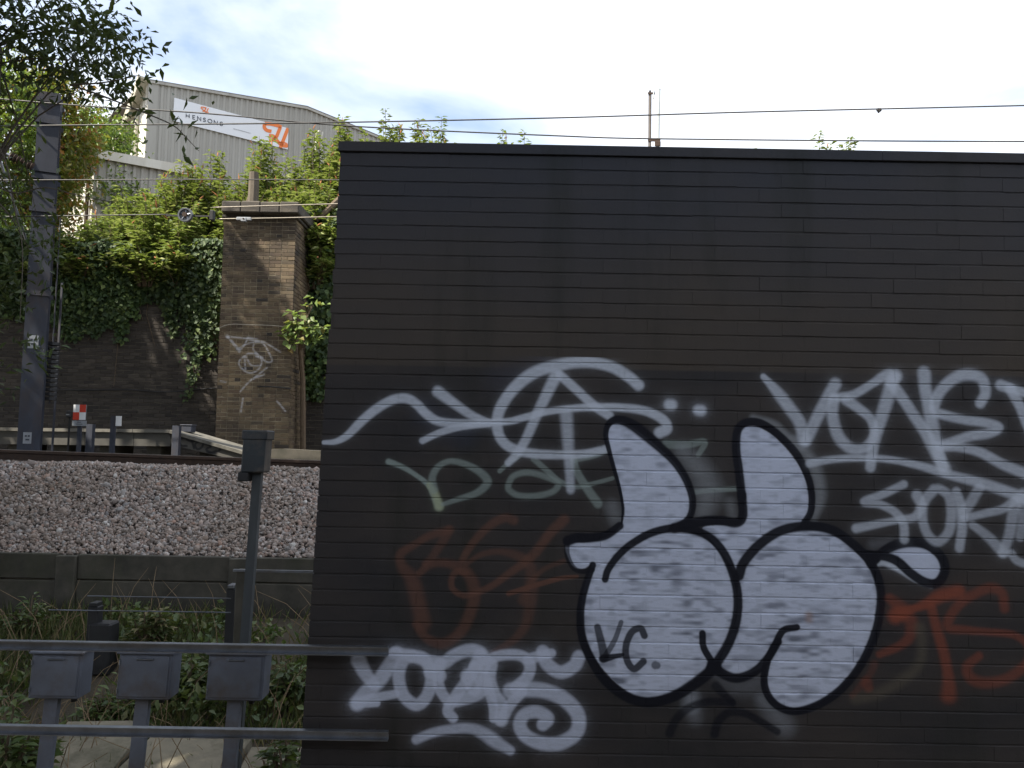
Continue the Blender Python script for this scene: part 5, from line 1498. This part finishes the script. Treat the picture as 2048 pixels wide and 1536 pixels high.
def trees():
    rng = np.random.default_rng(21)
    # sunlit trees behind the bank at the left
    def bg(px, py, Y, r, n, per, mat, label, lsize=.2, trunk_px=None):
        c = P(px, py, Y)
        cl = ellipsoid_clumps((c.x, c.y, c.z), r, n, .35, rng)
        cl = cl[cl[:, 2] > 6.5]
        b = Vector((c.x, c.y, 6.0))
        tree(tuple(b), [b, b + Vector((.1, 0, (c.z - 6) * .5)), b + Vector((.0, .2, (c.z - 6) * .8)), Vector((c.x, c.y, c.z + r[2] * .4))], .22, cl, per, .30, lsize, mat, label, limbs=18, group='sunlit trees behind the bank')
    bg(190, 330, 33, (1.9, 1.6, 2.7), 120, 60, L_green, 'bright green tree behind the shed, left of the warehouse')
    bg(110, 320, 28, (1.3, 1.3, 3.2), 100, 60, L_autumn, 'slim tree with yellow and orange leaves right behind the mast top')
    bg(35, 300, 27, (1.7, 1.6, 3.3), 120, 60, L_autumn, 'yellowing tree at the far left behind the mast')
    bg(-60, 330, 25, (2.2, 2, 4.0), 130, 55, L_green, 'green tree cut off by the left edge of the view')
    bg(235, 400, 31, (.9, .9, 1.3), 40, 55, L_green, 'small bright tree partly behind the shed roof', .18)
    # near tree whose dark sprays hang into the upper left corner
    T0 = P(-4, 200, 8.3)
    cl = []
    pers = []
    def at(px, py, Y, n, sx=.25, sz=.16, per=14):
        c = P(px, py, Y)
        for _ in range(n): cl.append((c.x + rng.normal() * sx, c.y + rng.normal() * .35, c.z + rng.normal() * sz)); pers.append(per)
    for px, py, n in ((10, 15, 5), (60, 5, 4), (110, 10, 4), (160, 15, 3), (195, 40, 3), (25, 60, 4), (85, 60, 3), (140, 70, 3), (185, 80, 3), (212, 90, 2), (60, 110, 2), (120, 115, 3), (160, 135, 3), (200, 160, 2), (222, 150, 1), (15, 100, 3), (180, 165, 1), (215, 60, 1), (100, 150, 1)):
        at(px, py, 8.0, n + 1, .13, .09, 24)
    for px, py in ((278, 150), (345, 248), (365, 262), (362, 285), (372, 292), (395, 300)):
        at(px, py, 7.6, 1, .02, .02, 4)
    # thin veil of shaded sprays in front of the wall
    for px, py, n in ((8, 200, 3), (20, 250, 3), (5, 290, 4), (12, 370, 4), (30, 420, 3), (60, 470, 2), (100, 480, 1), (8, 430, 4), (25, 480, 4), (10, 540, 3), (22, 590, 3), (8, 650, 3), (25, 700, 2), (10, 755, 2), (135, 505, 1), (30, 380, 2), (5, 330, 2), (60, 640, 1)):
        at(px, py, 9.2, n, .12, .09, 16)
    extra = ellipsoid_clumps((-7.6, 5.8, 7.6), (3.4, 3.6, 2.9), 90, .2, rng)
    sel_n = len(cl)
    vis = [c for c in extra if not (c[1] > 1.5 and (c[2] - 2.3) / c[1] < .58 and c[0] / c[1] > -.66)]
    cl_all = cl + [tuple(c) for c in vis]; pers += [26] * len(vis)
    b = Vector((T0.x - .15, 8.3, .0))
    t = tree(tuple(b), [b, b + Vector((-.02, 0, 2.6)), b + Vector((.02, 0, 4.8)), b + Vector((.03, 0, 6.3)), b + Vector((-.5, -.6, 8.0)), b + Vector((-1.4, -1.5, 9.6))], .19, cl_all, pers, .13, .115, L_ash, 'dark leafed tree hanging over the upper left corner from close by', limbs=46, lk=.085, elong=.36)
    tw = MB()
    for L in ([(-60, 330), (20, 385), (90, 375), (160, 392), (230, 405)], [(-20, 130), (60, 118), (120, 118), (165, 122)], [(140, 170), (200, 166), (245, 158), (280, 150)], [(140, 170), (200, 190), (280, 222), (345, 250), (372, 275), (398, 302)], [(-30, 250), (10, 320), (30, 420), (45, 500), (40, 640)]):
        c = [P(x, y, 8.0 - .4 * min(1, max(0, x) / 300)) for x, y in L]
        c = [Vector(v) for v in crom([tuple(v) for v in c], 4)]
        tw.tube(c, [.010 - .0075 * i / len(c) for i in range(len(c))], 5, False)
    tw.build('twigs', M_bark, t)['kind'] = 'stuff'
    # unseen trees added left of the view: their crowns shade the wall, the ballast and the cabinets
    def shade(c, r, n, per, base, label, ls=.42, more=()):
        q = ellipsoid_clumps(c, r, n, .1, rng)
        if len(more): q = np.vstack([q, np.array(more)])
        q = np.array([k for k in q if not (k[1] > .5 and (k[2] - 2.3) / k[1] < .74 and abs(k[0] / k[1]) < .80)])
        b = Vector(base)
        tree(base, [b, b + Vector((.1, .1, c[2] * .35)), b + Vector((.2, .0, c[2] * .6)), Vector(c)], .3, q, per, .42, ls, L_ash, label, limbs=30, group='unseen trees added to shade the scene')
    shade((-4.4, 0.9, 9.2), (5.4, 3.4, 2.9), 420, 30, (-9.5, .2, 0), 'unseen tall tree added beside the near track to shade the graffiti wall')
    shade((-7.4, 5.6, 8.2), (3.4, 3.8, 2.6), 330, 30, (-9.8, 5.0, 0), 'unseen leafy tree added just left of the view, its crown shading the ballast')
    shade((-11.5, 6.0, 8.2), (3.6, 4.6, 3.8), 300, 30, (-12.0, 6.0, 0), 'unseen broad tree added left of the view to shade the ballast')
    shade_clumps = []  # leaf clumps of an added unseen tree, set sunward to shape the buttress shadow
    for (ax, ay), (bx, by), k, w in (((438, 455), (585, 705), 11, 6), ((440, 700), (540, 745), 16, 14), ((430, 770), (600, 800), 26, 22), ((430, 840), (600, 850), 26, 20), ((430, 900), (600, 900), 16, 18), ((350, 560), (430, 640), 12, 20), ((300, 620), (430, 760), 34, 26), ((200, 640), (330, 840), 40, 30), ((380, 660), (430, 860), 20, 14), ((430, 520), (432, 600), 2, 4)):
        for i in range(k):
            u = (i + rng.random()) / k
            q = P(ax + (bx - ax) * u + rng.normal() * w * .5, ay + (by - ay) * u + rng.normal() * w * .5, 16.0)
            q = q + SUN * (rng.uniform(10.2, 11.4))
            shade_clumps.append(tuple(q))
    shade((-14.9, 13.4, 9.6), (3.0, 3.2, 4.4), 460, 46, (-15.6, 13.4, 1.8), 'unseen tree added left of the view to shade the retaining wall', .3)
    b = Vector((-13.2, 11.8, 1.8))
    tree(tuple(b), [b, b + Vector((.3, 0, 3)), b + Vector((.9, .1, 6)), b + Vector((1.6, .1, 8))], .16, shade_clumps, 20, .17, .30, L_ash, 'unseen slender tree added left of the view, leaf clumps shaped to shade the buttress', limbs=50, lk=.25, group='unseen trees added to shade the scene')
trees()

# ------------------------------------------------------------------ near ground: slabs and weeds
def near_ground():
    Y0 = 5.3
    for i, (a, b, c, d, z, yaw, lab) in enumerate(((-3.2, -2.62, 5.3, 6.35, .12, .10, 'pale concrete slab lying below the leftmost cabinet'), (-2.58, -1.85, 5.4, 6.2, .10, -.05, 'pale concrete slab lying below the middle cabinet'), (-1.80, -1.35, 5.5, 6.1, .07, .05, 'mossy concrete slab beside the graffiti wall foot'))):
        t = MB(); cx, cy = (a + b) / 2, (c + d) / 2
        t.bbox((a - cx, c - cy, -.06), (b - cx, d - cy, .03), .012, Matrix.Translation((cx, cy, z)) @ Matrix.Rotation(yaw, 4, 'Z') @ Matrix.Rotation(radians(7), 4, 'X'))
        tag(t.build('concrete_slab', M_slab), lab, 'slab', 'concrete slabs in the weeds')
    rng = np.random.default_rng(9)
    def gz(y): return np.interp(y, [5.9, 6.6, 7.6, 8.3, 8.45], [0, .05, .42, .53, .53])
    # leafy weeds: rosettes
    N = 900
    cx = rng.uniform(-7, -.6, N); cy = rng.uniform(4.3, 8.3, N)
    patch = np.sin(cx * 2.3 + cy * 1.9) + np.sin(cx * 5.1 - cy * 2.2) * .6 + rng.normal(0, .5, N)
    ok = (patch > -.2) & ~((cy > 4.4) & (cy < 6.4) & (cx > -3.3) & (cx < -1.3) & (rng.random(N) < .93))
    cx, cy = cx[ok], cy[ok]; N = len(cx)
    hgt = rng.uniform(.05, .34, N) * np.where(cy < 7, 1.25, .7)
    per = 26
    X = np.repeat(cx, per) + rng.normal(0, .085, N * per); Yv = np.repeat(cy, per) + rng.normal(0, .085, N * per)
    Z = gz(Yv) + np.repeat(hgt, per) * rng.random(N * per)
    p = np.stack([X, Yv, Z], 1); n = len(p)
    d = rdir(n, .25, rng); nn = rdir(n, 1.6, rng); s = .062 * rng.uniform(.5, 1.6, n)
    tag(leaf_mesh('weeds', p, d, nn, s, s * .55, L_weed, None), 'green leafy weeds covering the slope below the panel wall', 'weeds', kind='stuff')
    # grass blades
    n = 34000
    X = rng.uniform(-8, -.5, n); Yv = rng.uniform(4.2, 8.4, n)
    k = (np.sin(X * 1.7 - Yv * 2.1) + np.sin(X * 4.3 + Yv) * .5 + rng.normal(0, .6, n)) > -.3
    k &= ~((Yv > 4.6) & (Yv < 6.35) & (X > -3.2) & (X < -1.4) & (rng.random(n) < .9))
    X, Yv = X[k], Yv[k]; n = len(X)
    p = np.stack([X, Yv, gz(Yv) - .01], 1)
    d = np.stack([rng.normal(0, .45, n), rng.normal(0, .35, n), np.ones(n)], 1); nn = rdir(n, 0, rng)
    s = rng.uniform(.07, .26, n)
    tag(leaf_mesh('grass', p, d, nn, s, .009, L_grass, None), 'rough grass and dead blades on the slope', 'grass', kind='stuff')
    # dry stalks and brambles
    m = MB()
    for _ in range(420):
        x = rng.uniform(-7, -.9); y = rng.uniform(4.6, 8.2); z = float(gz(y)); L = rng.uniform(.25, .75); a = rng.uniform(0, 6.28); tl = rng.uniform(.2, 1.4)
        v = Vector((cos(a) * tl, sin(a) * tl * .5, 1)).normalized() * L
        m.tube([(x, y, z), (x + v.x * .5, y + v.y * .5, z + v.z * .62), (x + v.x, y + v.y, z + v.z * .9)], [.004, .003, .0015], 4, False)
    tag(m.build('dry_stalks', M_dry), 'dead brown stalks tangled among the weeds', 'stalks', kind='stuff')
    # a few individual plants
    for px, py, Y, h, w, lab, mt in ((300, 1215, 7.5, .55, .16, 'bushy brownish plant against the panel wall', L_grass), (60, 1190, 7.9, .35, .18, 'leafy plant at the foot of the panel wall, far left', L_weed), (585, 1235, 7.0, .32, .22, 'leafy plant near the foot of the graffiti wall', L_weed), (370, 1230, 7.0, .4, .25, 'leafy plant between the black stanchions', L_weed), (20, 1400, 5.4, .75, .3, 'tall weed at the left edge behind the cabinets', L_weed), (570, 1400, 5.2, .55, .22, 'weed growing right beside the graffiti wall edge', L_weed), (212, 1350, 6.6, .35, .16, 'green weed between the left and middle cabinets', L_weed)):
        q = P(px, py, Y)
        shrub((q.x, Y, float(gz(Y))), h, w, 16, lab, mat=mt, spikes=.0, lsize=.09, group='weeds standing up among the cabinets', dense=3.2, cat='plant')
near_ground()
